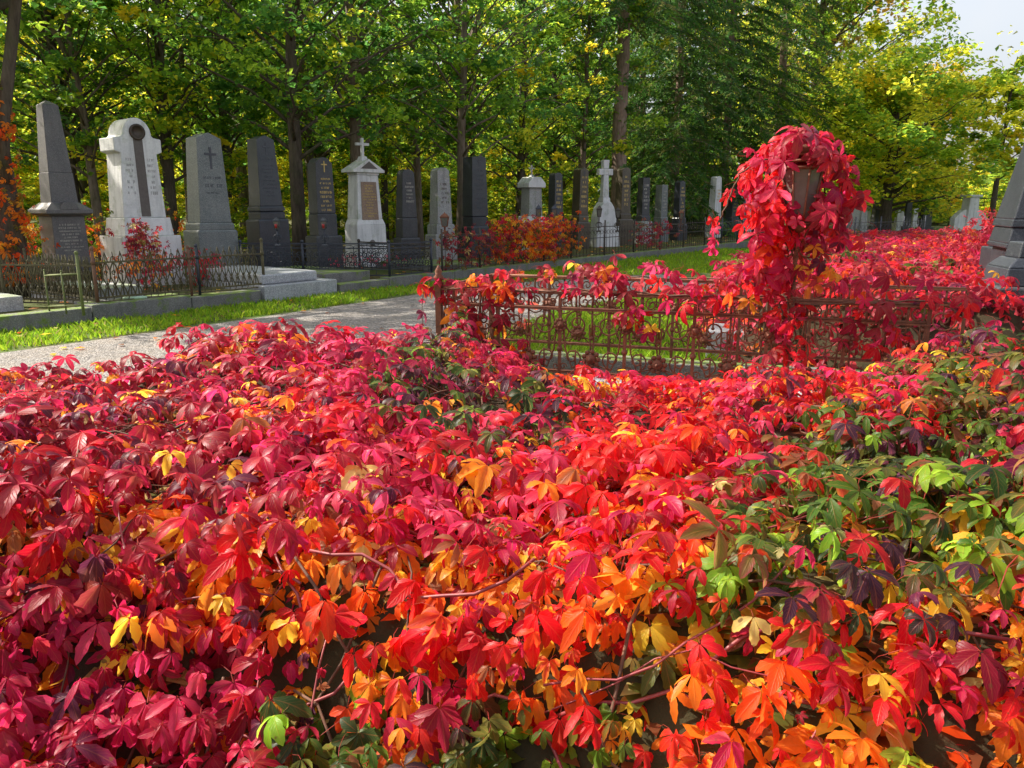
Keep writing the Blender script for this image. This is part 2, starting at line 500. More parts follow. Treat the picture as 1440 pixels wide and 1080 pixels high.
# where each mix of leaf colours grows (photo px, py, radius, palette of the top leaves)
BLOBS = [(60, 540, 110, 'crimson'), (200, 600, 120, 'crimson'), (330, 540, 100, 'magenta'), (450, 600, 90, 'hotpink'), (90, 700, 130, 'crimson'), (300, 690, 120, 'crimson'), (420, 640, 90, 'magenta'), (540, 680, 80, 'magenta'), (1160, 600, 55, 'greenred'), (1090, 690, 50, 'green'),
         (460, 700, 90, 'magenta'), (150, 830, 110, 'crimson'), (330, 830, 80, 'fire'), (60, 960, 120, 'magenta'), (200, 1000, 130, 'magenta'), (340, 960, 90, 'magenta'), (420, 1000, 60, 'green'),
         (480, 500, 70, 'magenta'), (560, 545, 45, 'dusk'), (650, 560, 60, 'dusk'), (760, 575, 55, 'dusk'), (620, 640, 60, 'hotpink'), (560, 780, 100, 'hotpink'), (700, 690, 100, 'hotpink'),
         (850, 730, 110, 'hot'), (700, 830, 110, 'hot'), (880, 850, 110, 'fire'), (560, 900, 100, 'fire'), (780, 930, 90, 'fire'), (960, 950, 70, 'fire'), (470, 1040, 75, 'green'), (690, 1035, 85, 'green'),
         (820, 1030, 55, 'lime'), (600, 1000, 60, 'magenta'), (940, 890, 40, 'lime'), (960, 780, 70, 'hot'), (1040, 700, 70, 'olive'), (1010, 830, 55, 'lime'), (1130, 760, 70, 'olive'), (1180, 830, 60, 'dusk'),
         (1290, 840, 70, 'dusk'), (1250, 930, 100, 'hot'), (1100, 960, 90, 'hot'), (1390, 900, 80, 'magenta'), (1060, 1050, 60, 'fire'), (1320, 1040, 60, 'lime'), (1420, 1040, 70, 'fire'), (1230, 1040, 80, 'fire'),
         (850, 540, 70, 'hotpink'), (960, 560, 80, 'hot'), (860, 610, 70, 'hot'), (980, 640, 70, 'hot'), (1060, 600, 60, 'hotpink'), (1120, 640, 70, 'greenred'), (1220, 640, 80, 'green'), (1330, 660, 90, 'green'),
         (1420, 620, 60, 'greenred'), (1150, 560, 60, 'hot'), (1260, 560, 70, 'hotpink'), (1340, 530, 60, 'green'), (1250, 510, 50, 'greenred'), (1420, 520, 50, 'greenred'), (1200, 700, 60, 'green'),
         (1390, 740, 70, 'lime'), (1300, 710, 95, 'green'), (1400, 660, 85, 'green'), (1180, 680, 70, 'green'), (1080, 760, 60, 'olive'), (1200, 800, 60, 'green'), (1380, 560, 60, 'green'), (1230, 600, 60, 'dusk'), (1250, 760, 60, 'dusk'), (1300, 460, 60, 'wine'), (1420, 450, 50, 'dusk'), (1370, 500, 50, 'dusk'), (1300, 490, 40, 'green'), (1420, 570, 50, 'dusk'), (1290, 600, 50, 'dusk'), (1130, 500, 50, 'wine'), (1000, 520, 50, 'hotpink'), (700, 520, 50, 'magenta')]
BXY = np.array([b[:2] for b in BLOBS], float); BR = np.array([b[2] for b in BLOBS], float); BP = np.array([PN.index(b[3]) for b in BLOBS])

def zone_palette(pos):
    px, py = proj(pos)
    d2 = (px[:, None] - BXY[:, 0]) ** 2 + (py[:, None] - BXY[:, 1]) ** 2
    w = np.exp(-d2 / (2 * (BR * .62) ** 2)) + 1e-9
    w = w ** 1.5
    cum = np.cumsum(w / w.sum(1, keepdims=True), 1)
    i = np.minimum((RS.rand(len(px), 1) > cum).sum(1), len(BP) - 1)
    return BP[i]

# ------------------------------------------------------------------ ground shape of the creeper beds
def sst(a, b, x):
    t = np.clip((x - a) / (b - a), 0, 1)
    return t * t * (3 - 2 * t)

def bumps(x, y, f, seed):
    r = np.random.RandomState(seed)
    o = np.zeros_like(x)
    for _ in range(7):
        a = r.rand() * 6.28; k = f * r.uniform(.6, 1.6)
        o += np.sin((x * math.cos(a) + y * math.sin(a)) * k + r.rand() * 6.28)
    return o / 4.0

FA = np.array((-.5, 5.3)); FB = np.array((2.35, 4.33))       # front line of the rusty fence
def fence_y(x): return FA[1] + (x - FA[0]) * (FB[1] - FA[1]) / (FB[0] - FA[0])

def Hs(x, y):
    x = np.asarray(x, float); y = np.asarray(y, float)
    yp = y + .3 * np.maximum(x, 0)
    top = .72 + .06 * bumps(x, y, 4.5, 3) + .035 * bumps(x, y, 11, 5)
    right = sst(-.6, .5, x)
    # valley between the two beds on the right
    val = np.exp(-((yp - 2.95) / .3) ** 2) * (.32 + .12 * sst(.4, 1.4, x)) * right
    back = .14 * sst(3.6, 5.0, yp) * right + .1 * right * sst(2.9, 3.4, yp) + .22 * sst(3.9, 4.8, yp) * right
    top = top - val - back + .52 * np.exp(-(((x - 2.6) / .75) ** 2 + ((y - 3.9) / .55) ** 2)) + .06 * np.exp(-(((x + 1.3) / .5) ** 2 + ((y - 3.9) / .5) ** 2))
    yf = 1.66 + (1.3 - 1.66) * sst(-.7, .6, x) + .06 * bumps(x, y * 0, 3, 9)
    low = .3 + .05 * bumps(x, y, 6, 8) + .08 * sst(-.2, .8, x)
    h = low + (top - low) * sst(yf - .34, yf + .22, y)
    ye = np.where(x < -.4, 5.05 + .62 * x, fence_y(x) - .02) + .12 * bumps(x, x * 0 + 2, 3, 12)
    ye = np.where(x > 2.2, 5.2, ye)
    return h * (1 - sst(ye - .18, ye + .12, y)) + .03

def Hgrad(x, y, e=.03):
    return (Hs(x + e, y) - Hs(x - e, y)) / (2 * e), (Hs(x, y + e) - Hs(x, y - e)) / (2 * e)

def bed_leaves(density, depth0, depth1, layer, size0, region, seed, chance=None):
    """leaves over the creeper surface; returns chunks"""
    r = np.random.RandomState(seed)
    x0, x1, y0, y1 = region
    n = int((x1 - x0) * (y1 - y0) * density * 4)
    x = r.uniform(x0, x1, n); y = r.uniform(y0, y1, n)
    gx, gy = Hgrad(x, y)
    keep = r.rand(n) * 4 < np.minimum(np.sqrt(1 + gx * gx + gy * gy) ** 1.25, 4)
    h = Hs(x, y)
    keep &= (h > .13) & (np.abs(x) < .73 * y + .35)
    keep &= r.rand(n) < np.maximum(np.clip(.72 + .6 * bumps(x, y, 9, 77), .22, 1), np.where(h < .5, .75, 0)) if layer == 'top' else True
    keep &= r.rand(n) < np.clip(1.9 - y * .42, .5, 1.35) / 1.35
    x, y, gx, gy, h = x[keep], y[keep], gx[keep], gy[keep], h[keep]
    n = len(x)
    nr = unit(np.stack([-gx, -gy, np.ones(n)], 1))
    dep = r.uniform(depth0, depth1, n)
    pos = np.stack([x, y, h], 1) - nr * dep[:, None]
    g = np.sqrt(gx * gx + gy * gy)[:, None]
    down = np.stack([-gx, -gy, -(gx * gx + gy * gy)], 1)
    rnd = unit(np.concatenate([r.normal(size=(n, 2)), r.normal(size=(n, 1)) * .3], 1))
    tip = unit(down) * np.minimum(g * 1.6, 1.4) + rnd * .75 + np.array((0.1, -.28, -.1))
    nrm = nr * .55 + np.array((.22, -.05, .62)) + r.normal(size=(n, 3)) * .3
    dist = np.sqrt(x * x + y * y + (h - CAMZ) ** 2)
    size = size0 * .85 * np.clip(dist / 2.2, .64, 1.0) * np.clip(r.lognormal(-.03, .34, n), .4, 1.8)
    if layer == 'top':
        pi = zone_palette(pos)
        warm = np.isin(pi, [PN.index(q) for q in ('hot', 'fire', 'crimson', 'hotpink', 'magenta')])
        cool = np.isin(pi, [PN.index('crimson'), PN.index('magenta')])
        pi = np.where(warm & (r.rand(n) < np.where(cool, .045, .12)), PN.index('inner'), pi)
    else:
        z = zone_palette(pos)
        gr = np.isin(z, [PN.index(q) for q in ('green', 'lime', 'olive', 'greenred', 'dusk')])
        pi = np.where(gr, PN.index('innergreen'), PN.index('inner'))
        pi = np.where(r.rand(n) < np.where(proj(pos)[1] < 710, .8, np.where((proj(pos)[0] < 420) & (proj(pos)[1] > 840), .75, .3)), z, pi)
    c1, c2 = pal_colors(pi)
    dist = np.sqrt(x * x + y * y + (h - CAMZ) ** 2)
    out = []
    for lod, m in (('hi', dist < 3.1), ('mid', dist >= 3.1)):
        for hang in (0, 1):
            mm = m & ((g[:, 0] > .9) == bool(hang))
            if mm.any(): out.append(leaf_arrays(pos[mm], nrm[mm], tip[mm], size[mm], c1[mm], c2[mm], lod + ('_hang' if hang else '')))
    return out

def heightfield(name, fn, x0, x1, y0, y1, step, mat, off=-.1, bottom=None):
    nx, ny = int((x1 - x0) / step) + 1, int((y1 - y0) / step) + 1
    X, Y = np.meshgrid(np.linspace(x0, x1, nx), np.linspace(y0, y1, ny))
    Z = fn(X.ravel(), Y.ravel()) + off
    V = np.stack([X.ravel(), Y.ravel(), Z], 1)
    i = np.arange(ny - 1)[:, None] * nx + np.arange(nx - 1)[None]
    F = np.stack([i, i + 1, i + nx + 1, i + nx], -1).reshape(-1, 4)
    return link(name, np_mesh(name, V, F), mat)

soil = heightfield('creeper_bed_soil', lambda x, y: np.where(Hs(x, y) < .12, -.3, Hs(x, y) - .15), -5.2, 5.6, .35, 5.6, .05, M['soil'], 0)
tag(soil, 'dark soil of the grave beds under the red creeper', 'soil', kind='structure')

def make_bed(region, label, seed, sz):
    ch = bed_leaves(480, -.045, .03, 'top', sz, region, seed)
    ch += bed_leaves(280, .03, .085, 'mid', sz, region, seed + 1)
    ch += bed_leaves(320, .085, .13, 'low', sz * .95, region, seed + 2)
    o = leaf_object('creeper_ground_cover', ch, M['creeper'])
    return tag(o, label, 'creeper', kind='stuff')

make_bed((-4.5, -.45, .5, 5.6), 'crimson and magenta creeper spreading over the bed beside the gravel path', 21, .088)
make_bed((-.45, 4.6, .5, 2.75), 'scarlet and orange creeper hanging over the nearest bed edge', 31, .09)
make_bed((-.45, 5.2, 2.75, 5.6), 'green and red creeper filling the bed in front of the rusty fence', 41, .09)

# thin woody stems running through the beds
def stems(n, region, seed):
    r = random.Random(seed)
    mb = MB()
    for _ in range(n):
        x, y = r.uniform(region[0], region[1]), r.uniform(region[2], region[3])
        if abs(x) > .72 * y + .3: continue
        a = r.uniform(0, 6.28); pts = []
        up = r.uniform(.05, .13)
        for i in range(9):
            h = float(Hs(np.array([x]), np.array([y]))[0])
            pts.append((x, y, h - up + r.uniform(-.02, .02)))
            a += r.uniform(-.45, .45)
            x += math.cos(a) * .075; y += math.sin(a) * .075
        mb.tube(pts, [r.uniform(.0018, .0045)] * 9, 5)
    return mb
so = stems(380, (-3.5, 3.6, .8, 4.6), 5).build('creeper_stems', M['stem'])
tag(so, 'tangled thin brown vine stems beneath the creeper leaves', 'vine stems', kind='stuff')
so = stems(160, (-3.0, 3.0, .8, 3.2), 6).build('creeper_runners', M['stemred'])
tag(so, 'thin red vine runners threading through the near creeper', 'vine stems', kind='stuff')

# single sprigs standing up above the far edge of the left bed
def strand_leaves(pts, every, size, pal, lod, seed, hang=.6, jit=.03, nout=None):
    """leaves along a vine"""
    r = np.random.RandomState(seed)
    P = [np.array(p, float) for p in pts]
    seg = [np.linalg.norm(P[i + 1] - P[i]) for i in range(len(P) - 1)]
    L = sum(seg); n = max(2, int(L / every)); pos = []; dirs = []
    for i in range(n):
        s = (i + .5) / n * L; j = 0
        while j < len(seg) - 1 and s > seg[j]: s -= seg[j]; j += 1
        d = (P[j + 1] - P[j]) / max(seg[j], 1e-6)
        pos.append(P[j] + d * s); dirs.append(d)
    pos = np.array(pos) + r.normal(size=(n, 3)) * jit
    o = np.stack([r.normal(size=n), -np.abs(r.normal(size=n)) - .2, r.normal(size=n) * .3 + .3], 1)
    tip = unit(o) * (1 - hang) + np.array((0, -.25, -1.0)) * hang
    nrm = unit(o) + np.array((.2, -.35, .45)) + r.normal(size=(n, 3)) * .25
    c1, c2 = pal_colors(np.full(n, PN.index(pal)))
    sz = size * np.clip(r.lognormal(0, .22, n), .6, 1.6)
    return leaf_arrays(pos, nrm, tip, sz, c1, c2, lod)

def sprig(foot, top, n, label, seed):
    r = random.Random(seed)
    f, t = Vector(foot), Vector(top)
    pts = [f.lerp(t, i / 6) + Vector((r.uniform(-.012, .012), r.uniform(-.01, .01), 0)) for i in range(7)]
    e = thing('creeper_sprig', label, 'creeper shoot', tuple(f))
    mb = MB().tube([p - f for p in pts], .0035, 5)
    mb.build('stem', M['stemred'], e)
    up = np.array([tuple(p - f) for p in pts[3:]])
    n_ = n
    pos = up[np.linspace(0, len(up) - 1, n_).astype(int)] + np.random.RandomState(seed).normal(size=(n_, 3)) * .025
    nr = np.random.RandomState(seed + 1).normal(size=(n_, 3)) * .3 + np.array((.1, -.3, .9))
    tp = np.random.RandomState(seed + 2).normal(size=(n_, 3)) + np.array((0, -.3, -.2))
    c1, c2 = pal_colors(np.full(n_, PN.index('bright')))
    leaf_object('foliage', [leaf_arrays(pos, nr, tp, np.full(n_, .085), c1, c2, 'mid')], M['creeper'], e)

a = at(472, 500, 4.15); b = at(468, 462, 4.15); sprig((a.x, a.y, a.z - .15), b, 4, 'bright red creeper shoot standing tallest against the gravel path', 71)
a = at(532, 510, 4.3); b = at(532, 488, 4.3); sprig((a.x, a.y, a.z - .15), b, 3, 'red creeper shoot just left of the rusty fence corner', 74)
a = at(165, 520, 3.9); b = at(172, 503, 3.9); sprig((a.x, a.y, a.z - .15), b, 2, 'small red creeper shoot at the left end of the bed edge', 77)
# ------------------------------------------------------------------ terrain, path, lawns
KA, KB = gnd(0, 470, .0), gnd(600, 400, .0)                 # foot line of the kerbs on the far side of the path
kd = Vector((KB.x - KA.x, KB.y - KA.y, 0)).normalized()     # along the kerb, away from the camera
kn = Vector((-kd.y, kd.x, 0))                               # towards the wood
def kerb_pt(s, off=0.0, z=0.0):
    p = KA + kd * s + kn * off
    return Vector((p.x, p.y, z))
TER = .16                                                   # height of the grave terrace and the wood floor

def sheet(name, poly, z, mat, label, cat, kind='structure'):
    me = bpy.data.meshes.new(name)
    me.from_pydata([(p[0], p[1], z) for p in poly], [], [tuple(range(len(poly)))])
    return tag(link(name, me, mat), label, cat, kind=kind)

sheet('ground', [(-160, -30), (200, -30), (200, 260), (-160, 260)], 0.0, M['lawn'], 'cemetery ground of turf and bare soil', 'ground')
k0, k1 = kerb_pt(-14, .12), kerb_pt(75, .12)
tb = MB()
k2, k3 = kerb_pt(75, 150), kerb_pt(-14, 150)
vs = [(p.x, p.y, z) for z in (-.3, TER) for p in (k0, k1, k2, k3)]
tb.add(vs, [(4, 5, 6, 7), (0, 1, 5, 4), (1, 2, 6, 5), (2, 3, 7, 6), (3, 0, 4, 7)])
tag(tb.build('terrace_ground', M['forest']), 'low terrace of soil and fallen leaves carrying the graves and the wood', 'ground', kind='structure')

# path between left edge L and right edge Rr
def pl(pts): return [gnd(px, py, 0) for px, py in pts]
Ledge = pl([(-700, 580), (0, 497), (300, 456), (590, 414), (740, 397), (930, 386)])
Redge = [Vector((-6.0, 1.0, 0)), Vector((-2.6, 4.4, 0))] + pl([(600, 512), (700, 470), (890, 414), (1010, 398)])
poly = [(p.x, p.y) for p in Redge] + [(p.x, p.y) for p in reversed(Ledge)]
sheet('gravel_path', poly, .004, M['path'], 'grey gravel path curving between the graves', 'path')

def ledge_pt(t):
    k = t * (len(Ledge) - 1); i = min(int(k), len(Ledge) - 2); return Ledge[i].lerp(Ledge[i + 1], k - i)

def grass_patch(name, label, pts, n, h, seed, z=0.0, dens=None):
    """blades inside a polygon (x,y)"""
    r = np.random.RandomState(seed)
    P = np.array(pts); x0, y0 = P.min(0); x1, y1 = P.max(0)
    X = r.uniform(x0, x1, n * 6); Y = r.uniform(y0, y1, n * 6)
    ins = np.zeros(len(X), bool)
    for i in range(len(P)):
        a, b = P[i], P[(i + 1) % len(P)]
        c = ((a[1] > Y) != (b[1] > Y)) & (X < (b[0] - a[0]) * (Y - a[1]) / (b[1] - a[1] + 1e-12) + a[0])
        ins ^= c
    cl = bumps(X, Y, 5, seed) * .5 + bumps(X, Y, 14, seed + 1) * .4
    ins &= r.rand(len(X)) < np.clip(.75 + cl * .5, .12, 1)
    X, Y, cl = X[ins][:n], Y[ins][:n], cl[ins][:n]
    m = len(X)
    a = r.uniform(0, 6.28, m); hh = h * r.uniform(.5, 1.3, m) * (1 + .25 * cl); w = r.uniform(.004, .008, m) * (1 + Y / 12)
    dx, dy = np.cos(a), np.sin(a); ln = r.uniform(.2, .9, m) * hh
    b_ = r.uniform(0, 6.28, m); lx, ly = np.cos(b_) * ln, np.sin(b_) * ln
    Z = np.full(m, z)
    V = np.stack([np.stack([X - dx * w, Y - dy * w, Z], 1), np.stack([X + dx * w, Y + dy * w, Z], 1),
                  np.stack([X + dx * w * .6 + lx * .4, Y + dy * w * .6 + ly * .4, Z + hh * .6], 1), np.stack([X + lx, Y + ly, Z + hh], 1)], 1).reshape(-1, 3)
    F = (np.arange(m)[:, None] * 4 + np.array([0, 1, 2, 3])[None])
    g = np.array((.15, .34, .012)); yl = np.array((.32, .42, .02)); br = np.array((.24, .19, .07))
    k = r.rand(m, 1); c = g * (1 - k) + yl * k; c = np.where(r.rand(m, 1) < .06, br, c) * r.uniform(.75, 1.2, (m, 1))
    o = link(name, np_mesh(name, V, F, np.repeat(c, 4, 0)), M['grass'])
    return tag(o, label, 'grass', kind='stuff')

strip = [(p.x, p.y) for p in Ledge[:5]] + [(q.x, q.y) for q in (kerb_pt(16, .02), kerb_pt(8, .02), kerb_pt(0, .02), kerb_pt(-6, .02))]
strip = [(p.x, p.y) for p in [gnd(x_, y_, 0) for x_, y_ in ((-160, 517), (0, 494), (150, 475), (300, 453), (450, 433), (590, 412), (690, 398))]] + [(q.x, q.y) for q in (kerb_pt(13, .02), kerb_pt(0, .02), kerb_pt(-4, .02))]
grass_patch('grass', 'bright green grass strip between the gravel path and the grave kerbs', strip, 26000, .07, 3)
lawnp = [gnd(x_, y_, 0.0) for x_, y_ in ((612, 512), (700, 468), (830, 434), (960, 416), (1180, 412), (1330, 450), (1330, 520), (1000, 560))]
far_l = [gnd(x_, y_, 0.0) for x_, y_ in ((690, 398), (740, 396), (930, 385), (1120, 384), (1190, 352), (1010, 352), (905, 362), (800, 377))]
grass_patch('grass', 'far grass between the path and the thin railing', [(p.x, p.y) for p in far_l], 14000, .1, 12)
grass_patch('grass', 'sunlit grass inside and behind the rusty fence', [(p.x, p.y) for p in lawnp], 26000, .11, 8)

# fallen leaves: loose, on path, strip and terrace
def litter(name, label, places, seed, size=(.03, .06)):
    r = np.random.RandomState(seed)
    V, F, C = [], [], []
    for i, (x, y, z) in enumerate(places):
        s = r.uniform(*size); a = r.uniform(0, 6.28); t = r.uniform(-.3, .3)
        c, sn = math.cos(a), math.sin(a)
        for lx, ly, lz in ((-1, 0, .0), (0, -.6, .25), (1.1, 0, .1), (0, .6, .2)):
            V.append((x + s * (lx * c - ly * sn), y + s * (lx * sn + ly * c), z + .006 + s * lz * (1 + t)))
        F.append((4 * i, 4 * i + 1, 4 * i + 2, 4 * i + 3))
        col = LC[r.choice(['yellow', 'orange', 'brown', 'straw', 'olive', 'orangered', 'brown'])]
        C += [col] * 4
    o = link(name, np_mesh(name, np.array(V), np.array(F), np.array(C)), M['treeleaf'])
    return tag(o, label, 'fallen leaves', kind='stuff')
pl_ = []
for _ in range(90):
    t = R.uniform(.2, .95); a_ = ledge_pt(t); off = R.uniform(-.1, 2.6) if R.random() < .35 else R.uniform(-.9, .15)
    pl_.append((a_.x + .8 * off, a_.y - .6 * off, .012 if off > 0 else .05))
litter('fallen_leaves', 'yellow and brown leaves fallen on the path and its grass edge', pl_, 5)
pl_ = [tuple(kerb_pt(R.uniform(-2, 30), R.uniform(.3, 9), TER)) for _ in range(1500)]
litter('fallen_leaves', 'brown and orange leaves fallen among the graves under the trees', pl_, 6, (.03, .07))

pl_ = []
for _ in range(2600):
    y = R.uniform(.9, 3.4); x = R.uniform(-.72, .72) * y
    pl_.append((x, y, float(Hs(np.array([x]), np.array([y]))[0]) - .145))
litter('dead_leaves', 'brown and yellow dead leaves lying on the soil under the near creeper', pl_, 9, (.02, .045))

# kerbs of the plots: each stretch of kerb is one thing
def along_box(mb, s0, s1, o0, o1, z0, z1):
    """box in kerb coordinates: along s, across o"""
    c = [kerb_pt(s0, o0), kerb_pt(s1, o0), kerb_pt(s1, o1), kerb_pt(s0, o1)]
    vs = [(p.x, p.y, z0) for p in c] + [(p.x, p.y, z1) for p in c]
    return mb.add(vs, [(3, 2, 1, 0), (4, 5, 6, 7), (0, 1, 5, 4), (1, 2, 6, 5), (2, 3, 7, 6), (3, 0, 4, 7)])

def s_of(px, off=0.0):
    """position along the kerb line of the point whose image column is px"""
    lo, hi = -8.0, 90.0
    for _ in range(60):
        m_ = (lo + hi) / 2
        p = kerb_pt(m_, off); q = proj((p.x, p.y, .2))[0]
        if q < px: lo = m_
        else: hi = m_
    return lo

def kerb(px0, px1, o0, o1, z, label, mat='mossstone', cap=True):
    e0, e1 = s_of(px0), s_of(px1)
    mb = MB(); along_box(mb, e0, e1 - .012, o0, o1, -.05, z)
    return tag(mb.build('stone_kerb', M[mat], None, .012), label, 'kerb')
kerb(-260, 130, 0, .22, .2, 'mossy grey stone kerb in front of the fence gate at the left')
kerb(130, 270, 0, .5, .23, 'wide stone kerb step under the rust red fence post')
kerb(270, 368, 0, .3, .2, 'mossy stone kerb under the right half of the pointed rusty fence')
kerb(478, 548, 0, .25, .17, 'low grey kerb left of the black fence corner post')
kerb(548, 640, .0, .25, .2, 'grey kerb at the foot of the black fence front')
kerb(640, 800, 0, .25, .2, 'kerb stone under the orange creeper hedge')
kerb(800, 990, 0, .25, .2, 'long kerb stone under the thin railing fence')
kerb(990, 1200, 0, .25, .2, 'farthest kerb stone before the dark low fence')

def slab(s0, s1, o0, o1, z0, z1, label, mat='slab', steps=None, name='grave_slab'):
    mb = MB(); along_box(mb, s0, s1, o0, o1, z0, z1)
    if steps:
        e = thing(name, label, 'grave slab', tuple(kerb_pt((s0 + s1) / 2, (o0 + o1) / 2, z0)))
        inv = Matrix.Translation(-e.location)
        mb.xf(inv); mb.build('base', M[mat], e, .015)
        for (a0, a1, b0, b1, c0, c1, nm) in steps:
            m2 = MB(); along_box(m2, a0, a1, b0, b1, c0, c1); m2.xf(inv); m2.build(nm, M[mat], e, .03)
        return e
    return tag(mb.build(name, M[mat], None, .012), label, 'grave slab')
sa, sb = s_of(372), s_of(474)
slab(sa, sb, .0, 2.3, -.02, .26, 'polished blue grey granite grave slab stepped in two tiers', 'bluegranite', [(sa + .05, sb - .3, .12, 2.2, .262, .42, 'top_slab')])
slab(s_of(150), s_of(236), .62, 2.2, .15, .36, 'flat grey slab behind the pointed fence below the obelisk')
slab(s_of(-30), s_of(72), .75, 2.3, .15, .34, 'pale flat slab behind the fence gate at the left')
slab(s_of(478), s_of(540), .35, 2.3, .1, .32, 'mossy flat slab beside the black fence', 'mossstone')
slab(s_of(640), s_of(700), .4, 2.2, .1, .28, 'grey slab with a grass patch behind the black fence corner', 'mossstone')
p = kerb_pt(s_of(200), .2, .245)
mb = MB().tube([(-.13, 0, 0), (.13, 0, .0)], .022, 10).tube([(.13, 0, 0), (.16, 0, 0)], [.022, .012], 10)
o = mb.build('plastic_tube', M['green_plastic']); o.location = p; o.rotation_euler = (0, 0, .55)
tag(o, 'pale green plastic tube lying on the kerb step', 'plastic tube')
# ------------------------------------------------------------------ monuments
ROW0 = kerb_pt(0, 2.75); 
def row_at(px, off=0.0, z=.2):
    """point of the grave row seen in image column px"""
    o = 2.75 + off
    s = s_of(px, o)
    return kerb_pt(s, o)

def fit(px, Y, X, rz, front_px, side_px):
    c, s = math.cos(rz), math.sin(rz)
    kf = FPX * abs(c * Y - X * s) / (Y * Y); ks = FPX * abs(-s * Y - X * c) / (Y * Y)
    return front_px / kf, side_px / max(ks, 8)

def letter_lines(mb, x0, x1, z0, z1, rows, y, seed, fill=.85, taper=0.0, zref=None):
    """rows of small worn letter strokes on a face at local y (front, facing -y)"""
    r = random.Random(seed)
    lh = (z1 - z0) / rows
    for i in range(rows):
        zc = z1 - (i + .5) * lh
        wd = (x1 - x0) * r.uniform(.45, 1.0) * fill
        x = (x0 + x1) / 2 - wd / 2; xe = x + wd
        h = lh * r.uniform(.38, .6)
        while x < xe:
            w = h * r.uniform(.35, .75)
            if r.random() > .14:
                k = r.random()
                t = h * .17
                yy = y(zc) if callable(y) else y
                mb.box(x, x + t, yy - .0025, yy + .002, zc - h / 2, zc + h / 2)
                if k < .6: mb.box(x + t, x + w * .8, yy - .0025, yy + .002, zc + h / 2 - t, zc + h / 2)
                if k > .3: mb.box(x + t, x + w * .8, yy - .0025, yy + .002, zc - h / 2, zc - h / 2 + t)
                if .2 < k < .8: mb.box(x + w * .8 - t, x + w * .8, yy - .0025, yy + .002, zc - h / 2 + t, zc + h / 2 - t)
            x += w * 1.15

def cross_mb(mb, x, z, h, w, t, y0, y1, arm=.68):
    mb.box(x - t / 2, x + t / 2, y0, y1, z, z + h)
    mb.box(x - w / 2, x - t / 2, y0, y1, z + h * arm - t / 2, z + h * arm + t / 2)
    mb.box(x + t / 2, x + w / 2, y0, y1, z + h * arm - t / 2, z + h * arm + t / 2)

def taper_slab(w0, w1, d0, d1, h, z0, top, seg=8):
    """upright slab with straight tapering sides, a shaped top and a slightly tapering depth"""
    hw0, hw1 = w0 / 2, w1 / 2
    if top == 'peak':
        hs = h - w1 * .2
        out = [(-hw0, 0), (hw0, 0), (hw1, hs), (0.0, h), (-hw1, hs)]
    elif top == 'hip':
        hs = h - w1 * .2
        out = [(-hw0, 0), (hw0, 0), (hw1, hs), (hw1 * .45, h), (-hw1 * .45, h), (-hw1, hs)]
    elif top == 'round':
        hs = h - w1 * .32
        out = [(-hw0, 0), (hw0, 0)] + [(hw1 * math.cos(q), hs + w1 * .32 * math.sin(q)) for q in [PI * i / seg for i in range(seg + 1)]]
    elif top == 'shoulder':
        hs = h - w1 * .26
        out = [(-hw0, 0), (hw0, 0), (hw1, hs), (hw1 * .82, hs + .01)] + [(hw1 * .8 * math.cos(q), hs + .01 + w1 * .25 * math.sin(q)) for q in [PI * (i + .5) / seg for i in range(seg)]] + [(-hw1 * .82, hs + .01), (-hw1, hs)]
    elif top == 'chip':
        out = [(-hw0, 0), (hw0, 0), (hw1, h - .03), (hw1 * .9, h - .015), (hw1 * .3, h + .01), (-.1 * hw1, h - .02), (-hw1, h - .02)]
    else:
        out = [(-hw0, 0), (hw0, 0), (hw1, h), (-hw1, h)]
    mb = MB(); n = len(out)
    vs = []
    for sgn in (-1, 1):
        for x, z in out:
            d = d0 + (d1 - d0) * z / h
            vs.append((x, sgn * d / 2, z0 + z))
    fs = [tuple(range(n)), tuple(range(2 * n - 1, n - 1, -1))] + [((i + 1) % n, i, n + i, n + (i + 1) % n) for i in range(n)]
    return mb.add(vs, fs)

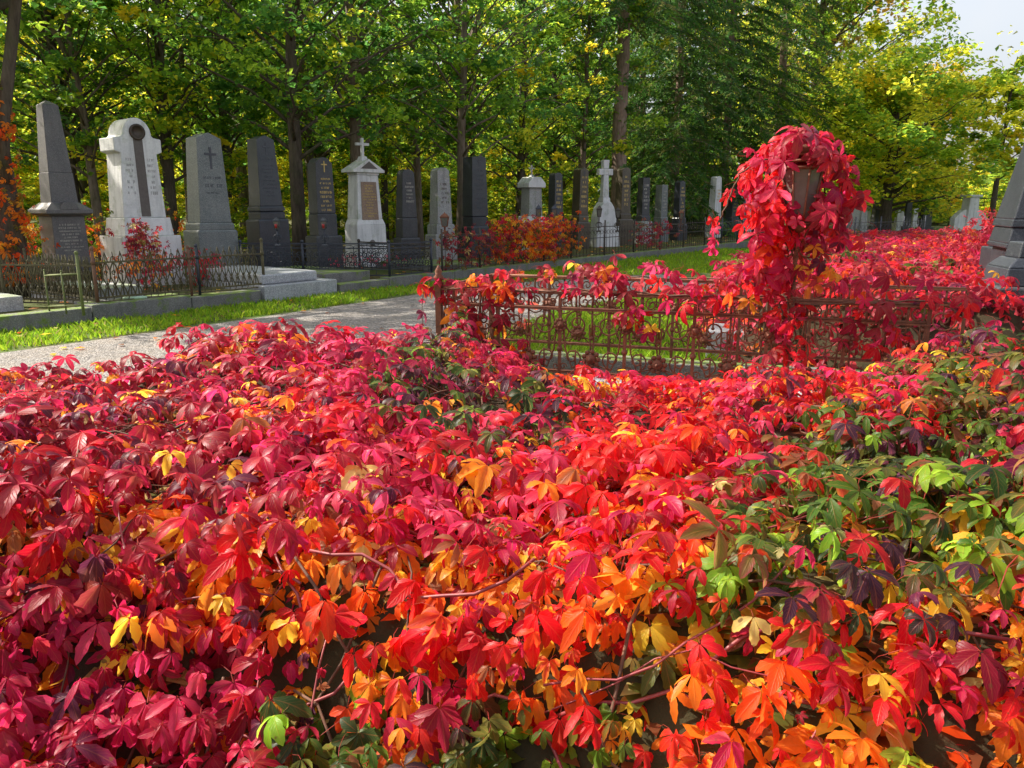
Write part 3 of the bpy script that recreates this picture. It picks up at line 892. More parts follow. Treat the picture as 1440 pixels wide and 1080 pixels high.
def stele(px, top, fpx, spx, label, mat, style='peak', mid=None, taper=.82, base=(), rows=(), cross=None, letters='gold', cat='gravestone', rz=None, off=0.0, group='row of gravestones at the wood', lean=0):
    """mid: image row of the foot of the shaft; base: list of (image row of its top, width factor, depth factor, bevel)"""
    P = row_at(px, off); X, Y = P.x, P.y
    if rz is None: rz = rad(53 - 18 * min(1, max(0, (px - 250) / 700)))
    w, d = fit(px, Y, X, rz, fpx, spx)
    zt = zrow(top, Y); zm = zrow(mid, Y) if mid else .55
    t = thing('gravestone', label, cat, (X, Y, TER - .02), rz, group)
    g = TER - .02
    zs = [g] + [zrow(b[0], Y) for b in reversed(base)]       # ascending tops of the base blocks
    lo = 0.0
    blocks = list(reversed(base))
    for i, b in enumerate(blocks):
        hi = zrow(b[0], Y) - g
        nm = 'base' if i == 0 else 'pedestal'
        mb = MB().frus(0, 0, lo, hi - .03, w * b[1], d * b[2])
        mb.frus(0, 0, hi - .03, hi, w * b[1], d * b[2], w * b[1] - .04, d * b[2] - .04)
        mb.build(nm, M[b[3] if len(b) > 3 else mat], t, .008)
        lo = hi
    h = zt - g - lo
    taper_slab(w, w * taper, d, d * (taper + .05), h, lo, style).build('shaft', M[mat], t, .01)
    d0, d1 = d, d * (taper + .05)
    def yf(z):  # front face of shaft at local height z
        return -(d0 + (d1 - d0) * (z - lo) / h) / 2
    if rows:
        mb = MB()
        for i, (a, b, n) in enumerate(rows):
            wz = w * (1 - (1 - taper) * (a + b) / 2)
            letter_lines(mb, -wz * .42, wz * .42, lo + a * h, lo + b * h, n, yf, px * 7 + i)
        mb.build('lettering', M[letters], t)
    if cross:
        ca, cb, cm = cross
        mb = MB(); z0_, z1_ = lo + ca * h, lo + cb * h
        y = yf((z0_ + z1_) / 2)
        cross_mb(mb, 0, z0_, z1_ - z0_, (z1_ - z0_) * .62, (z1_ - z0_) * .11, y - .006, y + .02)
        mb.build('cross', M[cm], t)
    lr = random.Random(px); t.rotation_euler = (rad(lr.uniform(-.8, .8)), rad(lr.uniform(-.9, .9)), rz + rad(lr.uniform(-3, 3)))
    return t, w, d, lo, h, yf

# --- obelisk at the far left
P = row_at(99); X, Y = P.x, P.y; rz = rad(52)
w, d = fit(99, Y, X, rz, 37, 14); g = TER - .02
w = d = (w + d) / 2
t = thing('obelisk', 'dark grey obelisk with a flared cornice and inscribed pedestal at the far left', 'obelisk', (X, Y, g), rz, 'row of gravestones at the wood')
zc0, zc1, zt = zrow(304, Y) - g, zrow(286, Y) - g, zrow(142, Y) - g
MB().frus(0, 0, 0, .34, w * 1.6, d * 1.6).build('base', M['darkgranite'], t, .015)
ped = MB().frus(0, 0, .34, zc0, w * 1.34, d * 1.34, w * 1.26, d * 1.26).build('pedestal', M['darkgranite'], t, .01)
mb = MB().frus(0, 0, zc0, zc0 + .04, w * 1.3, d * 1.3, w * 1.78, d * 1.78).frus(0, 0, zc0 + .04, zc0 + .1, w * 1.8, d * 1.8).frus(0, 0, zc0 + .1, zc1 + .01, w * 1.76, d * 1.76, w * 1.12, d * 1.12)
pts = [(.13 * math.cos(q), zc0 + .1 + .12 * math.sin(q)) for q in [PI * i / 10 for i in range(11)]]
mb.prism([(-p_[0], p_[1]) for p_ in reversed(pts)][::-1] if False else pts, -w * .9, -w * .5)
mb.build('cornice', M['darkgranite'], t, .008)
zb = zrow(243, Y) - g
MB().frus(0, 0, zc1, zb, w * 1.04, d * 1.04, w * .93, d * .93).frus(0, 0, zb, zt - .06, w * .9, d * .9, w * .6, d * .6).frus(0, 0, zt - .06, zt, w * .6, d * .6, w * .12, d * .12).build('shaft', M['darkgranite'], t, .008)
mb = MB(); letter_lines(mb, -w * .5, w * .5, .62, zc0 - .1, 9, lambda z: -(d * 1.34 + (d * 1.26 - d * 1.34) * (z - .34) / (zc0 - .34)) / 2, 5, .95)
mb.build('lettering', M['pale'], t)

# --- white stone with arms, round head and medallion
P = row_at(204); X, Y = P.x, P.y; rz = rad(50)
w, d = fit(204, Y, X, rz, 52, 20); g = TER - .02
t = thing('gravestone', 'big white marble gravestone with stubby arms, round head and dark run-off stain', 'gravestone', (X, Y, g), rz, 'row of gravestones at the wood')
z1, z2, za0, za1, zt = [zrow(v, Y) - g for v in (331, 306, 217, 194, 167)]
MB().frus(0, 0, 0, z1, w * 1.55, d * 1.75, w * 1.52, d * 1.7).build('base', M['white'], t, .012)
MB().frus(0, 0, z1, z2, w * 1.3, d * 1.4, w * 1.2, d * 1.3).build('pedestal', M['white'], t, .012)
hw, hb, hn = w * .5, w * .56, w * .37
arc = [(hn * math.cos(q), za1 + .03 + (zt - za1 - .03) * math.sin(q)) for q in [PI * i / 14 for i in range(15)]]
out = [(-hb, z2), (hb, z2), (hw * .93, za0), (hw * 1.22, za0 + .03), (hw * 1.22, za1 - .02), (hn * 1.15, za1)] + arc + [(-hn * 1.15, za1), (-hw * 1.22, za1 - .02), (-hw * 1.22, za0 + .03), (-hw * .93, za0)]
MB().prism(out, -d / 2, d / 2).build('shaft', M['white'], t, .015)
mc = zrow(187, Y) - g
mb = MB(); n = 20; r0, r1 = .085, .125
mb.lathe([(r1, 0), (r1, .03), (r0 + .005, .03), (r0, .005), (.002, .004)], 20)
mb.xf(Matrix.Translation((0, -d / 2 + .002, mc)) @ Matrix.Rotation(rad(90), 4, 'X'))
med = mb.build('medallion', M['bronze'], t)
mb = MB()
mb.add([(-.075, -d / 2 - .002, mc - .1), (.075, -d / 2 - .002, mc - .1), (.095, -d / 2 - .002, z2 + .02), (-.06, -d / 2 - .002, z2 + .02)], [(0, 1, 2, 3)])
mb.build('run_off_stain', M['stainm'], t)
mb = MB(); letter_lines(mb, -hw * .82, -.1, z2 + .35, za0 - .05, 7, -d / 2, 9); letter_lines(mb, .1, hw * .82, z2 + .35, za0 - .05, 7, -d / 2, 10)
mb.build('lettering', M['engrave_worn'], t)

# --- the row of steles
stele(301, 187, 43, 18, 'grey green peaked gravestone with a thin engraved cross', 'greygreen', 'peak', 318, .76, [(313, 1.12, 1.1), (323, 1.26, 1.2)], [(.48, .53, 1), (.38, .45, 1), (.32, .35, 1)], (.6, .84, 'engrave'), 'engrave')
stele(382, 191, 30, 17, 'black polished peaked stone with an engraved cross, bright reflections on its front', 'blackgranite', 'peak', 293, .76, [(290, 1.12, 1.1), (297, 1.1, 1.05), (308, 1.34, 1.15, 'blackgranite')], [(.62, .7, 1), (.45, .6, 3), (.12, .44, 6)], (.72, .9, 'engrave'), 'engrave')
stele(458, 222, 24, 13, 'dark rough stele with a small gilded cross on top', 'blackrough', 'shoulder', 302, .9, [(300, 1.06, 1.05), (331, 1.45, 1.3)], [(.02, .66, 8)], (.74, .94, 'gold'), 'gold')

# --- white aedicule with pediment, plaque and cross
P = row_at(516); X, Y = P.x, P.y; rz = rad(46); g = TER - .02
w, d = fit(516, Y, X, rz, 31, 13)
d = max(d, w * .62)
t = thing('grave_monument', 'white marble monument with pediment, brown plaque and cross on top', 'grave monument', (X, Y, g), rz, 'row of gravestones at the wood')
zb, zs0, zs1, zp, zx = [zrow(v, Y) - g for v in (316, 308, 243, 224, 194)]
MB().frus(0, 0, 0, .3, w * 1.5, d * 1.5).frus(0, 0, .3, zb, w * 1.3, d * 1.3, w * 1.26, d * 1.26).frus(0, 0, zb, zs0, w * 1.26, d * 1.26, w * 1.1, d * 1.1).build('pedestal', M['white'], t, .01)
MB().frus(0, 0, zs0, zs1 - .05, w * 1.08, d * 1.08, w * .9, d * .9).frus(0, 0, zs1 - .05, zs1, w * .98, d * .98).build('shaft', M['white'], t, .01)
hw = w * .68
mb = MB().prism([(-hw, zs1), (hw, zs1), (hw, zs1 + .05), (0, zp), (-hw, zs1 + .05)], -d * .62, d * .62)
pd = mb.build('pediment', M['white'], t, .006)
MB().prism([(-hw * .55, zs1 + .075), (hw * .55, zs1 + .075), (0, zp - .05)], -d * .62 - .004, -d * .6).build('dark_triangle', M['stainm'], pd)  # flat dark triangle standing slightly proud of the pediment face
mb = MB().frus(0, 0, zp - .06, zp + .06, .2, .2, .12, .12); cross_mb(mb, 0, zp + .06, zx - zp - .06, (zx - zp) * .75, .055, -.03, .03, .66)
mb.build('cross', M['white'], t, .004)
a0, a1 = zrow(309, Y) - g, zrow(256, Y) - g
lerp = lambda z: -(d * 1.08 + (d * .9 - d * 1.08) * (z - zs0) / (zs1 - .05 - zs0)) / 2
mb = MB(); mb.add([(-w * .36, lerp(a0) - .012, a0), (w * .36, lerp(a0) - .012, a0), (w * .33, lerp(a1) - .012, a1), (-w * .33, lerp(a1) - .012, a1),
                   (-w * .36, lerp(a0) + .02, a0), (w * .36, lerp(a0) + .02, a0), (w * .33, lerp(a1) + .02, a1), (-w * .33, lerp(a1) + .02, a1)],
                  [(0, 1, 2, 3), (4, 0, 3, 7), (1, 5, 6, 2), (3, 2, 6, 7), (0, 4, 5, 1)])
pq = mb.build('plaque', M['brownplaque'], t)
mb = MB(); letter_lines(mb, -w * .3, w * .3, a0 + .05, a1 - .05, 12, lambda z: lerp(z) - .012, 44, .95); mb.build('lettering', M['gold'], pq)
mb = MB().lathe([(.07, 0), (.07, .02), (.01, .03)], 12).xf(Matrix.Translation((0, -d * .63, .52)) @ Matrix.Rotation(rad(90), 4, 'X'))
mb.build('wreath', M['stainm'], t)

stele(573, 238, 21, 9, 'slim dark stele with a rounded top and a small lantern niche', 'blackrough', 'round', 306, .78, [(306, 1.02, 1.02), (334, 1.3, 1.2)], [(.3, .75, 6)], None, 'pale')
stele(621, 236, 20, 12, 'streaky grey stele standing left of the tall black one', 'greygranite', 'hip', 317, .78, [(315, 1.2, 1.15), (329, 1.45, 1.3)], [(.35, .75, 5)], None, 'stainm')
stele(669, 220, 22, 14, 'tall black pillar stone with a chipped pale top edge', 'blackgranite', 'chip', 303, .84, [(304, .95, .95), (318, 1.05, 1.05), (328, 1.4, 1.2)], [(.1, .8, 9)], (.83, .95, 'engrave'), 'engrave')

# --- grey pillar with capped gable and iron cross
P = row_at(747); X, Y = P.x, P.y; rz = rad(40); g = TER - .02
w, d = fit(747, Y, X, rz, 16, 11); d = max(d, w * .6)
t = thing('grave_monument', 'light grey pillar with a gabled cap and slim cross, behind two lanterns', 'grave monument', (X, Y, g), rz, 'row of gravestones at the wood')
zb, zs, zc, zk, zx = [zrow(v, Y) - g for v in (304, 264, 258, 249, 232)]
MB().frus(0, 0, 0, zb, w * 1.55, d * 1.4, w * 1.4, d * 1.3).build('base', M['white'], t, .02)
MB().frus(0, 0, zb, zs, w * 1.12, d * 1.1, w * 1.02, d * 1.02).build('shaft', M['greygranite'], t, .008)
MB().prism([(-w * .72, zs), (w * .72, zs), (w * .72, zc), (w * .3, zk), (-w * .3, zk), (-w * .72, zc)], -d * .72, d * .72).build('cap', M['white'], t, .012)
mb = MB().frus(0, 0, zk, zk + .06, .12, .12, .06, .06); cross_mb(mb, 0, zk + .06, zx - zk - .06, (zx - zk) * .62, .035, -.018, .018, .66); mb.build('cross', M['greygranite'], t)

G3 = [(.15, .85, 7)]
stele(781, 243, 12, 9, 'dark stele with worn gilded lettering right of the grey pillar', 'blackrough', 'round', 303, .86, [(303, 1.1, 1.1), (314, 1.4, 1.2)], G3)
stele(814, 236, 12, 11, 'black peaked stele with golden sheen painted into its colour just left of the white cross', 'sheengranite', 'peak', 303, .88, [(303, 1.1, 1.1), (312, 1.35, 1.2)], G3, (.8, .93, 'engrave'))

# --- white stone cross on a rock like pedestal
P = row_at(848); X, Y = P.x, P.y; rz = rad(28); g = TER - .02
t = thing('grave_cross', 'white stone cross on a rough white pedestal in the middle of the row', 'grave cross', (X, Y, g), rz, 'row of gravestones at the wood')
ppm = FPX / Y
z0, z1, za, zt = [zrow(v, Y) - g for v in (318, 284, 242, 225)]
ww = 30 / ppm
MB().frus(0, 0, 0, z0, ww * 1.3, ww * .8, ww * 1.22, ww * .74).build('base', M['white'], t, .02)
rr = random.Random(4); mb = MB()
prof = [(-ww * .52, z0), (ww * .52, z0), (ww * .5, z0 + (z1 - z0) * .45), (ww * .36, z0 + (z1 - z0) * .8), (ww * .2, z1), (-ww * .2, z1), (-ww * .38, z0 + (z1 - z0) * .78), (-ww * .5, z0 + (z1 - z0) * .4)]
mb.prism(prof, -ww * .3, ww * .3); mb.build('pedestal', M['white'], t, .03)
MB().frus(0, 0, z1, z1 + .14, ww * .42, ww * .42, ww * .36, ww * .36).build('collar', M['white'], t, .01)
tw = 8.2 / ppm
mb = MB(); zt0 = z1 + .14
mb.frus(0, 0, zt0, za - tw * .5, tw * 1.25, tw, tw, tw * .9); mb.frus(0, 0, za - tw * .5, za + tw * .5, tw, tw * .88); mb.frus(0, 0, za + tw * .5, zt, tw, tw * .88, tw * 1.2, tw * .95)
for sg in (-1, 1):
    x_ = sg * (tw * .5)
    mb.box(min(x_, sg * 11.5 / ppm), max(x_, sg * 11.5 / ppm), -tw * .42, tw * .42, za - tw * .52, za + tw * .52)
mb.build('cross', M['white'], t, .02)

stele(874, 236, 12, 10, 'black stele with a golden reflection painted into its colour right of the white cross', 'sheengranite', 'hip', 300, .88, [(300, 1.1, 1.1), (308, 1.5, 1.3)], G3)
stele(903, 250, 10, 8, 'dark stele half hidden under spruce twigs, light base', 'blackrough', 'flat', 303, .9, [(303, 1.15, 1.15), (311, 1.6, 1.4, 'greygranite')], G3, None, 'pale')
stele(928, 260, 9, 9, 'slim dark stele with a greenish upper front, second from the row end group', 'greygreen', 'flat', 305, .9, [(305, 1.12, 1.1), (313, 1.4, 1.2)], G3, None, 'pale')
stele(954, 254, 9, 8, 'dark peaked stele before the gap in the row', 'blackgranite', 'peak', 306, .85, [(306, 1.15, 1.15), (315, 1.5, 1.3)], G3)
stele(1003, 248, 9, 9, 'white obelisk shaped stele left of the creeper column', 'white', 'hip', 306, .8, [(306, 1.15, 1.15), (312, 1.35, 1.3)], [(.4, .7, 4)], None, 'gold')
stele(1027, 258, 8, 9, 'dark brown stele squeezed between two white ones', 'blackrough', 'peak', 306, .85, [(306, 1.2, 1.2)], G3)
stele(1047, 264, 10, 5, 'small white stele carrying a dark lantern in front', 'white', 'round', 308, .85, [(308, 1.2, 1.3)], (), None)
stele(1067, 262, 9, 7, 'black stele partly covered by the hanging red creeper', 'blackgranite', 'peak', 306, .88, [(306, 1.2, 1.2)], G3)

# --- lanterns
def lantern(px, py_top, py_foot, Y, label, body='blackiron', glass='glass', wpx=12, scroll=True):
    P = at(px, py_foot, Y); ppm = FPX / Y
    h = (py_foot - py_top) / ppm; w = wpx / ppm
    t = thing('grave_lantern', label, 'lantern', tuple(P), 0, 'grave lanterns')
    lh = min(h * .42, w * 1.9); z0 = h - lh
    mb = MB().tube([(0, 0, 0), (0, 0, z0)], w * .1, 6)
    if scroll:
        for sg in (-1, 1):
            mb.tube([(sg * (w * .1 + w * .45 * math.sin(q)), 0, z0 * .45 - w * .45 * math.cos(q)) for q in [PI * 1.6 * i / 10 for i in range(11)]], w * .06, 5)
    mb.frus(0, 0, 0, h * .05, w * .8, w * .8, w * .5, w * .5); mb.build('post', M[body], t)
    MB().frus(0, 0, z0, z0 + lh * .6, w * .5, w * .5, w * .78, w * .78).build('glass', M['glass'], t)
    if glass == 'redglass': MB().lathe([(w * .16, 0), (w * .2, lh * .3), (w * .14, lh * .34)], 10, (0, -w * .42, z0 + .01)).build('candle', M[glass], t)
    mb = MB()
    for a_, b_ in ((-1, -1), (1, -1), (1, 1), (-1, 1)):
        mb.tube([(a_ * w * .26, b_ * w * .26, z0), (a_ * w * .4, b_ * w * .4, z0 + lh * .6)], w * .045, 4)
    mb.frus(0, 0, z0 - lh * .06, z0, w * .6, w * .6); mb.build('frame', M[body], t)
    MB().frus(0, 0, z0 + lh * .6, z0 + lh * .68, w * .95, w * .95).frus(0, 0, z0 + lh * .68, z0 + lh * .9, w * .9, w * .9, w * .3, w * .3).frus(0, 0, z0 + lh * .9, h, w * .12, w * .12, w * .05, w * .05).build('roof', M[body], t)
    return t
lantern(391, 306, 345, 12.3, 'blue black scroll lantern with a red candle before the black peaked stone', glass='redglass', wpx=10)
lantern(457, 306, 345, 12.9, 'blue black scroll lantern with a red candle before the gilded cross stele', glass='redglass', wpx=10)
lantern(626, 300, 345, 15.6, 'rusty lantern in front of the streaky grey stele', 'rust', wpx=13)
lantern(757, 289, 330, 18.2, 'black post lantern in front of the light grey pillar', wpx=9, scroll=False)
lantern(779, 289, 330, 18.6, 'black post lantern between the grey pillar and its dark neighbour', wpx=9, scroll=False)
lantern(842, 290, 326, 20.5, 'dark iron lantern in front of the white cross', 'greyiron', wpx=8)
lantern(868, 292, 326, 21.0, 'dark iron lantern right of the white cross pedestal', 'greyiron', wpx=8)
lantern(1047, 282, 318, 27.5, 'black scroll lantern against the small white stele', wpx=9)
lantern(957, 296, 325, 24.0, 'rusty lantern in front of the peaked stele before the gap', 'rust', wpx=7)

# --- far graves at the right, under the yellow tree
def far_stone(px, top, w_px, Y, label, mat, style, cat='gravestone', name='gravestone', dp=.35, taper=.85, rz=.35):
    P = gnd(px, 314, 0); X = (px - 720) / FPX * Y * (CP + .02); ppm = FPX / Y
    t = thing(name, label, cat, (X, Y, 0), rz, 'distant graves under the yellow tree')
    h = zrow(top, Y); w = w_px / ppm
    MB().frus(0, 0, 0, h * .26, w * 1.25, w * .6).build('base', M[mat], t, .02)
    taper_slab(w, w * taper, w * dp, w * dp * .9, h * .74, h * .26, style).build('shaft', M[mat], t, .015)
    return t
far_stone(1193, 291, 18, 38, 'low pale rounded gravestone beside the dark tree trunk', 'slab', 'peak')
far_stone(1206, 296, 12, 37, 'second low pale stone beside the dark tree trunk', 'greygranite', 'round')
far_stone(1211, 280, 9, 44, 'thin white slab behind the low pale stones', 'white', 'flat')
far_stone(1228, 283, 24, 42, 'wide black gravestone block under the yellow tree', 'blackrough', 'flat')
far_stone(1256, 283, 14, 46, 'cream coloured leaning slab left of a dark stele', 'white', 'round')
far_stone(1267, 283, 11, 40, 'dark stele beside the cream slab', 'blackrough', 'hip')
far_stone(1277, 287, 8, 46, 'narrow white slab between two dark stones', 'white', 'peak')
far_stone(1292, 290, 18, 41, 'squat black stone left of the winged white monument', 'blackrough', 'round')
far_stone(1403, 284, 10, 34, 'white slab seen beside the right hand obelisk', 'white', 'flat')
Y = 38; ppm = FPX / Y; X = (1348 - 720) / FPX * Y
t = thing('grave_monument', 'white monument with a tall centre and curved side walls, far right', 'grave monument', (X, Y, 0), .3, 'distant graves under the yellow tree')
h = zrow(274, Y); h2 = zrow(296, Y)
MB().frus(0, 0, 0, h - .1, 18 / ppm, .5, 16 / ppm, .45).frus(0, 0, h - .1, h, 22 / ppm, .6).build('centre_pillar', M['white'], t, .02)
for sg in (-1, 1):
    a_, b_ = sg * 9 / ppm, sg * 28 / ppm
    pts = [(a_, 0), (b_, 0), (b_, h2 * .7)] + [(a_ + (b_ - a_) * (1 - k_), h2 * (.7 + .35 * math.sin(k_ * PI / 2))) for k_ in (.25, .5, .75, 1)]
    if sg < 0: pts = pts[::-1]
    MB().prism(pts, -.15, .15).build('side_wall', M['white'], t, .02)

# --- big monuments at the right edge
P = gnd(1436, 405, .5); Y = 8.2; X = (1479 - 720) / FPX * Y * CP
t = thing('obelisk', 'large dark speckled granite obelisk cut by the right edge', 'obelisk', (X, Y, 0), rad(-20))
zz = [zrow(v, Y) for v in (400, 348, 326, 308)]
MB().frus(0, 0, 0, .5, .94, .94).build('base', M['obeliskgranite'], t, .02)
MB().frus(0, 0, .5, zz[1], .84, .84, .8, .8).build('pedestal', M['obeliskgranite'], t, .012)
MB().frus(0, 0, zz[1], zz[1] + .05, .9, .9).frus(0, 0, zz[1] + .05, zz[2] + .05, .88, .88, .82, .82).frus(0, 0, zz[2] + .05, zz[3], .86, .86, .84, .84).build('cornice', M['obeliskgranite'], t, .012)
MB().frus(0, 0, zz[3], 3.1, .82, .82, .18, .18).frus(0, 0, 3.1, 3.25, .18, .18, .03, .03).build('shaft', M['obeliskgranite'], t, .012)
Y = 10.2; X = (1446 - 720) / FPX * Y * CP
t = thing('gravestone', 'stepped grey pedestal stone behind the right edge obelisk', 'gravestone', (X, Y, 0), rad(-12))
zz = [zrow(v, Y) for v in (348, 338, 318, 308)]
MB().frus(0, 0, 0, zz[0], .74, .7).build('base', M['obeliskgranite'], t, .02)
MB().frus(0, 0, zz[0], zz[1], .62, .6).build('step', M['obeliskgranite'], t, .02)
MB().frus(0, 0, zz[1], zz[2], .52, .5).build('pedestal', M['obeliskgranite'], t, .012)
MB().frus(0, 0, zz[2], zz[3], .56, .54, .46, .44).build('cap', M['obeliskgranite'], t, .012)
Y = 6.2; X = (1464 - 720) / FPX * Y * CP
t = thing('gravestone', 'low black polished pedestal in the creeper before the right edge obelisk', 'gravestone', (X, Y, 0), rad(-12))
zz = [zrow(v, Y) for v in (400, 375, 362, 340)]
MB().frus(0, 0, 0, zz[0], .66, .6).build('base', M['blackrough'], t, .02)
MB().frus(0, 0, zz[0], zz[1], .54, .5, .5, .46).frus(0, 0, zz[1], zz[2], .5, .46, .36, .34).build('cap', M['blackgranite'], t, .012)
MB().frus(0, 0, zz[2], zz[3], .32, .3, .28, .26).build('shaft', M['obeliskgranite'], t, .012)
# ------------------------------------------------------------------ iron fences
def spiral(cx, cz, r0, turns, a0, sgn, r1=.12, n=16, y=0.0):
    pts = []
    for i in range(n + 1):
        k = i / n; a = a0 + sgn * turns * 2 * PI * k; r = r0 * (1 - (1 - r1) * k)
        pts.append((cx + r * math.cos(a), y, cz + r * math.sin(a)))
    return pts

def fence_thing(p0, p1, label, z0, name='iron_fence'):
    d = Vector((p1[0] - p0[0], p1[1] - p0[1], 0)); L = d.length
    t = thing(name, label, 'fence', (p0[0], p0[1], z0), math.atan2(d.y, d.x))
    return t, L

def pointed_fence(p0, p1, z0, h, label, mats, posts, name='iron_fence', seed=1):
    """old cemetery fence of crossing wavy bars, hairpin points and two rails"""
    t, L = fence_thing(p0, p1, label, z0, name)
    m_rail, m_panel = mats
    for zf, r in ((.1, .012), (.78, .011), (.02, .009)):
        MB().box(0, L, -r, r, h * zf - r, h * zf + r).build('rail', M[m_rail], t)
    mb = MB(); u = .1; n = int(L / u); r = .0085
    rr = random.Random(seed)
    for i in range(n):
        x = i * u + u / 2
        for sg in (-1, 1):
            pts = []
            for k in range(10):
                q = k / 9
                pts.append((x + sg * u * .5 * math.cos(q * PI * 1.5) , sg * .006, h * (.1 + .68 * q)))
            mb.tube(pts, r, 4, False)
        mb.tube(spiral(x, h * .3, u * .36, 1.1, PI / 2, 1), r * .8, 4, False)
        mb.tube(spiral(x, h * .58, u * .33, 1.1, -PI / 2, -1), r * .8, 4, False)
        hp = h * (.98 if i % 2 else .9)
        mb.tube([(x - u * .3, 0, h * .78), (x - u * .22, 0, h * .86), (x, 0, hp), (x + u * .22, 0, h * .86), (x + u * .3, 0, h * .78)], r * .9, 4, False)
        mb.tube([(x, 0, h * .1), (x, 0, h * .98)], [r, r * .6], 4)
        mb.tube([(x - u * .5, 0, h * .02), (x - u * .3, 0, h * .1)], r * .8, 4, False)
    mb.build('bar_panel', M[m_panel], t)
    for f, mt, hh, w in posts:
        mb = MB().tube([(f * L, 0, -.04), (f * L, 0, h * hh)], w, 8).ball((f * L, 0, h * hh + w * .8), w * 1.25, 8, 1.3)
        mb.lathe([(w * 1.35, -.02), (w * 1.35, .02), (w, .03)], 8, (f * L, 0, h * .78))
        mb.build('post', M[mt], t)
    return t

def KP(px, off, z=0): return kerb_pt(s_of(px, off), off, z)
zf = .2
f0, f1 = KP(138, .2), KP(372, .15)
pointed_fence(f0, f1, .22, .66, 'pointed rusty iron fence with green moss below the white marble stone', ('rustmoss', 'rustmoss'), [(0.0, 'redrust', 1.02, .022), (.52, 'redrust', .97, .02), (.57, 'blackiron', 1.0, .02), (1.0, 'rustmoss', 1.06, .022)], seed=2)
g0 = kerb_pt(s_of(138, .2), .2); gl = g0 + kn * 2.2 - kd * .4
pointed_fence((g0.x - 1.75, g0.y + .25), (g0.x - .02, g0.y + .02), .2, .64, 'mossy iron fence panel at the far left edge beside the rust red post', ('rustmoss', 'rustmoss'), [(.25, 'rustmoss', 1.0, .018)], seed=3)
pb = kerb_pt(s_of(138, .2), 2.2)
pointed_fence((f0.x, f0.y), (pb.x, pb.y), .22, .6, 'side panel of mossy iron fence running back to the obelisk', ('rustmoss', 'rustmoss'), [(1.0, 'rustmoss', 1.0, .018)], seed=4)
# gate leaf standing ajar
ga, gb = at(70, 440, 9.35), at(118, 444, 9.1)
t, L = fence_thing((ga.x, ga.y), (gb.x, gb.y), 'green mossy gate leaf standing ajar before the left fence', .18, 'iron_gate')
t['category'] = 'gate'
for zq in (.08, .45): MB().tube([(0, 0, zq), (L, 0, zq + .04)], .011, 6).build('rail', M['mossiron'], t)
for f in (0, .5, 1.0):
    hh = .72 if f == 1.0 else .5
    MB().tube([(f * L, 0, 0), (f * L, 0, hh)], .017 if f == 1 else .01, 8).ball((f * L, 0, hh + .012), .024 if f == 1 else .012, 8).build('upright', M['mossiron'], t)

def scroll_fence(p0, p1, z0, h, label, mat, posts, u=.16, seed=1, dense=True):
    """black fence densely filled with scrolls"""
    t, L = fence_thing(p0, p1, label, z0)
    for zf_, r in ((.0, .011), (.2, .008), (.86, .01), (1.0, .013)):
        MB().box(0, L, -r, r, h * zf_ - r + .02, h * zf_ + r + .02).build('rail', M[mat], t)
    mb = MB(); n = max(1, int(L / u)); r = .0075
    for i in range(n):
        x = i * u + u / 2
        for cz, rr_ in ((.36, .4), (.68, .4)):
            mb.tube(spiral(x - u * .2, h * cz, u * rr_, 1.5, PI * .5, 1), r, 4, False)
            mb.tube(spiral(x + u * .25, h * cz + .01, u * rr_ * .9, 1.4, -PI * .5, -1), r, 4, False)
        mb.tube(spiral(x, h * .53, u * .3, 1, 0, 1, .9, 12), r, 4, False)
        mb.tube([(i * u, 0, h * .2), (i * u, 0, h * .88)], r * .9, 4)
        mb.tube([(x + u * .5 * math.cos(a_), 0, h * .93 + h * .055 * math.sin(a_)) for a_ in [2 * PI * k / 8 for k in range(9)]], r * .7, 4, False)
        mb.tube([(x, 0, h * .02), (x, 0, h * .2)], r * .8, 4)
    mb.build('scroll_panel', M[mat], t)
    for f in posts:
        MB().tube([(f * L, 0, -.05), (f * L, 0, h * 1.08)], .024, 8).ball((f * L, 0, h * 1.1), .034, 8).build('post', M[mat], t)
    return t
bc = KP(548, .12); bl = at(341, 385, 14.2); br = KP(607, .12)
scroll_fence((bl.x, bl.y), (bc.x, bc.y), .2, .56, 'black ornate scroll fence facing the blue grey granite slab', 'blackiron', (0, .42, 1.0), seed=5)
scroll_fence((bc.x, bc.y), (br.x, br.y), .2, .56, 'short black scroll fence turning the corner along the kerb', 'blackiron', (1.0,), seed=6)
b2 = br + kn * 2.0
scroll_fence((br.x, br.y), (b2.x, b2.y), .2, .5, 'black side fence running back towards the streaky grey stele', 'greyiron', (1.0,), seed=7)

def railing(p0, p1, z0, h, label, mat, u=.13, posts=4):
    t, L = fence_thing(p0, p1, label, z0)
    for zf_ in (.08, .55, .88): MB().box(0, L, -.009, .009, h * zf_ - .009, h * zf_ + .009).build('rail', M[mat], t)
    mb = MB(); n = int(L / u)
    for i in range(n):
        x = (i + .5) * u
        mb.tube([(x, 0, .02), (x, 0, h)], [.008, .004], 4)
        mb.tube(spiral(x + u * .5, h * .72, u * .36, 1, 0, 1, .9, 8), .006, 4, False)
    mb.build('bar_panel', M[mat], t)
    for k in range(posts):
        MB().tube([(L * k / (posts - 1), 0, -.05), (L * k / (posts - 1), 0, h * 1.08)], .02, 6).build('post', M[mat], t)
    return t
ra, rb, rc = KP(803, .12), KP(990, .12), KP(1075, .12)
railing(ra, rb, .2, .82, 'thin rusty bar railing right of the orange creeper hedge', 'greyiron', .16, 6)
railing(rb, rc, .2, .8, 'dark low railing behind the hanging creeper tendril', 'blackiron', .18, 5)
rh0, rh1 = KP(622, .14), KP(803, .14)
railing(rh0, rh1, .2, .75, 'old railing buried in the orange creeper hedge', 'greyiron', .2, 5)
a_, b_ = at(1120, 330, 24), at(1300, 322, 30)
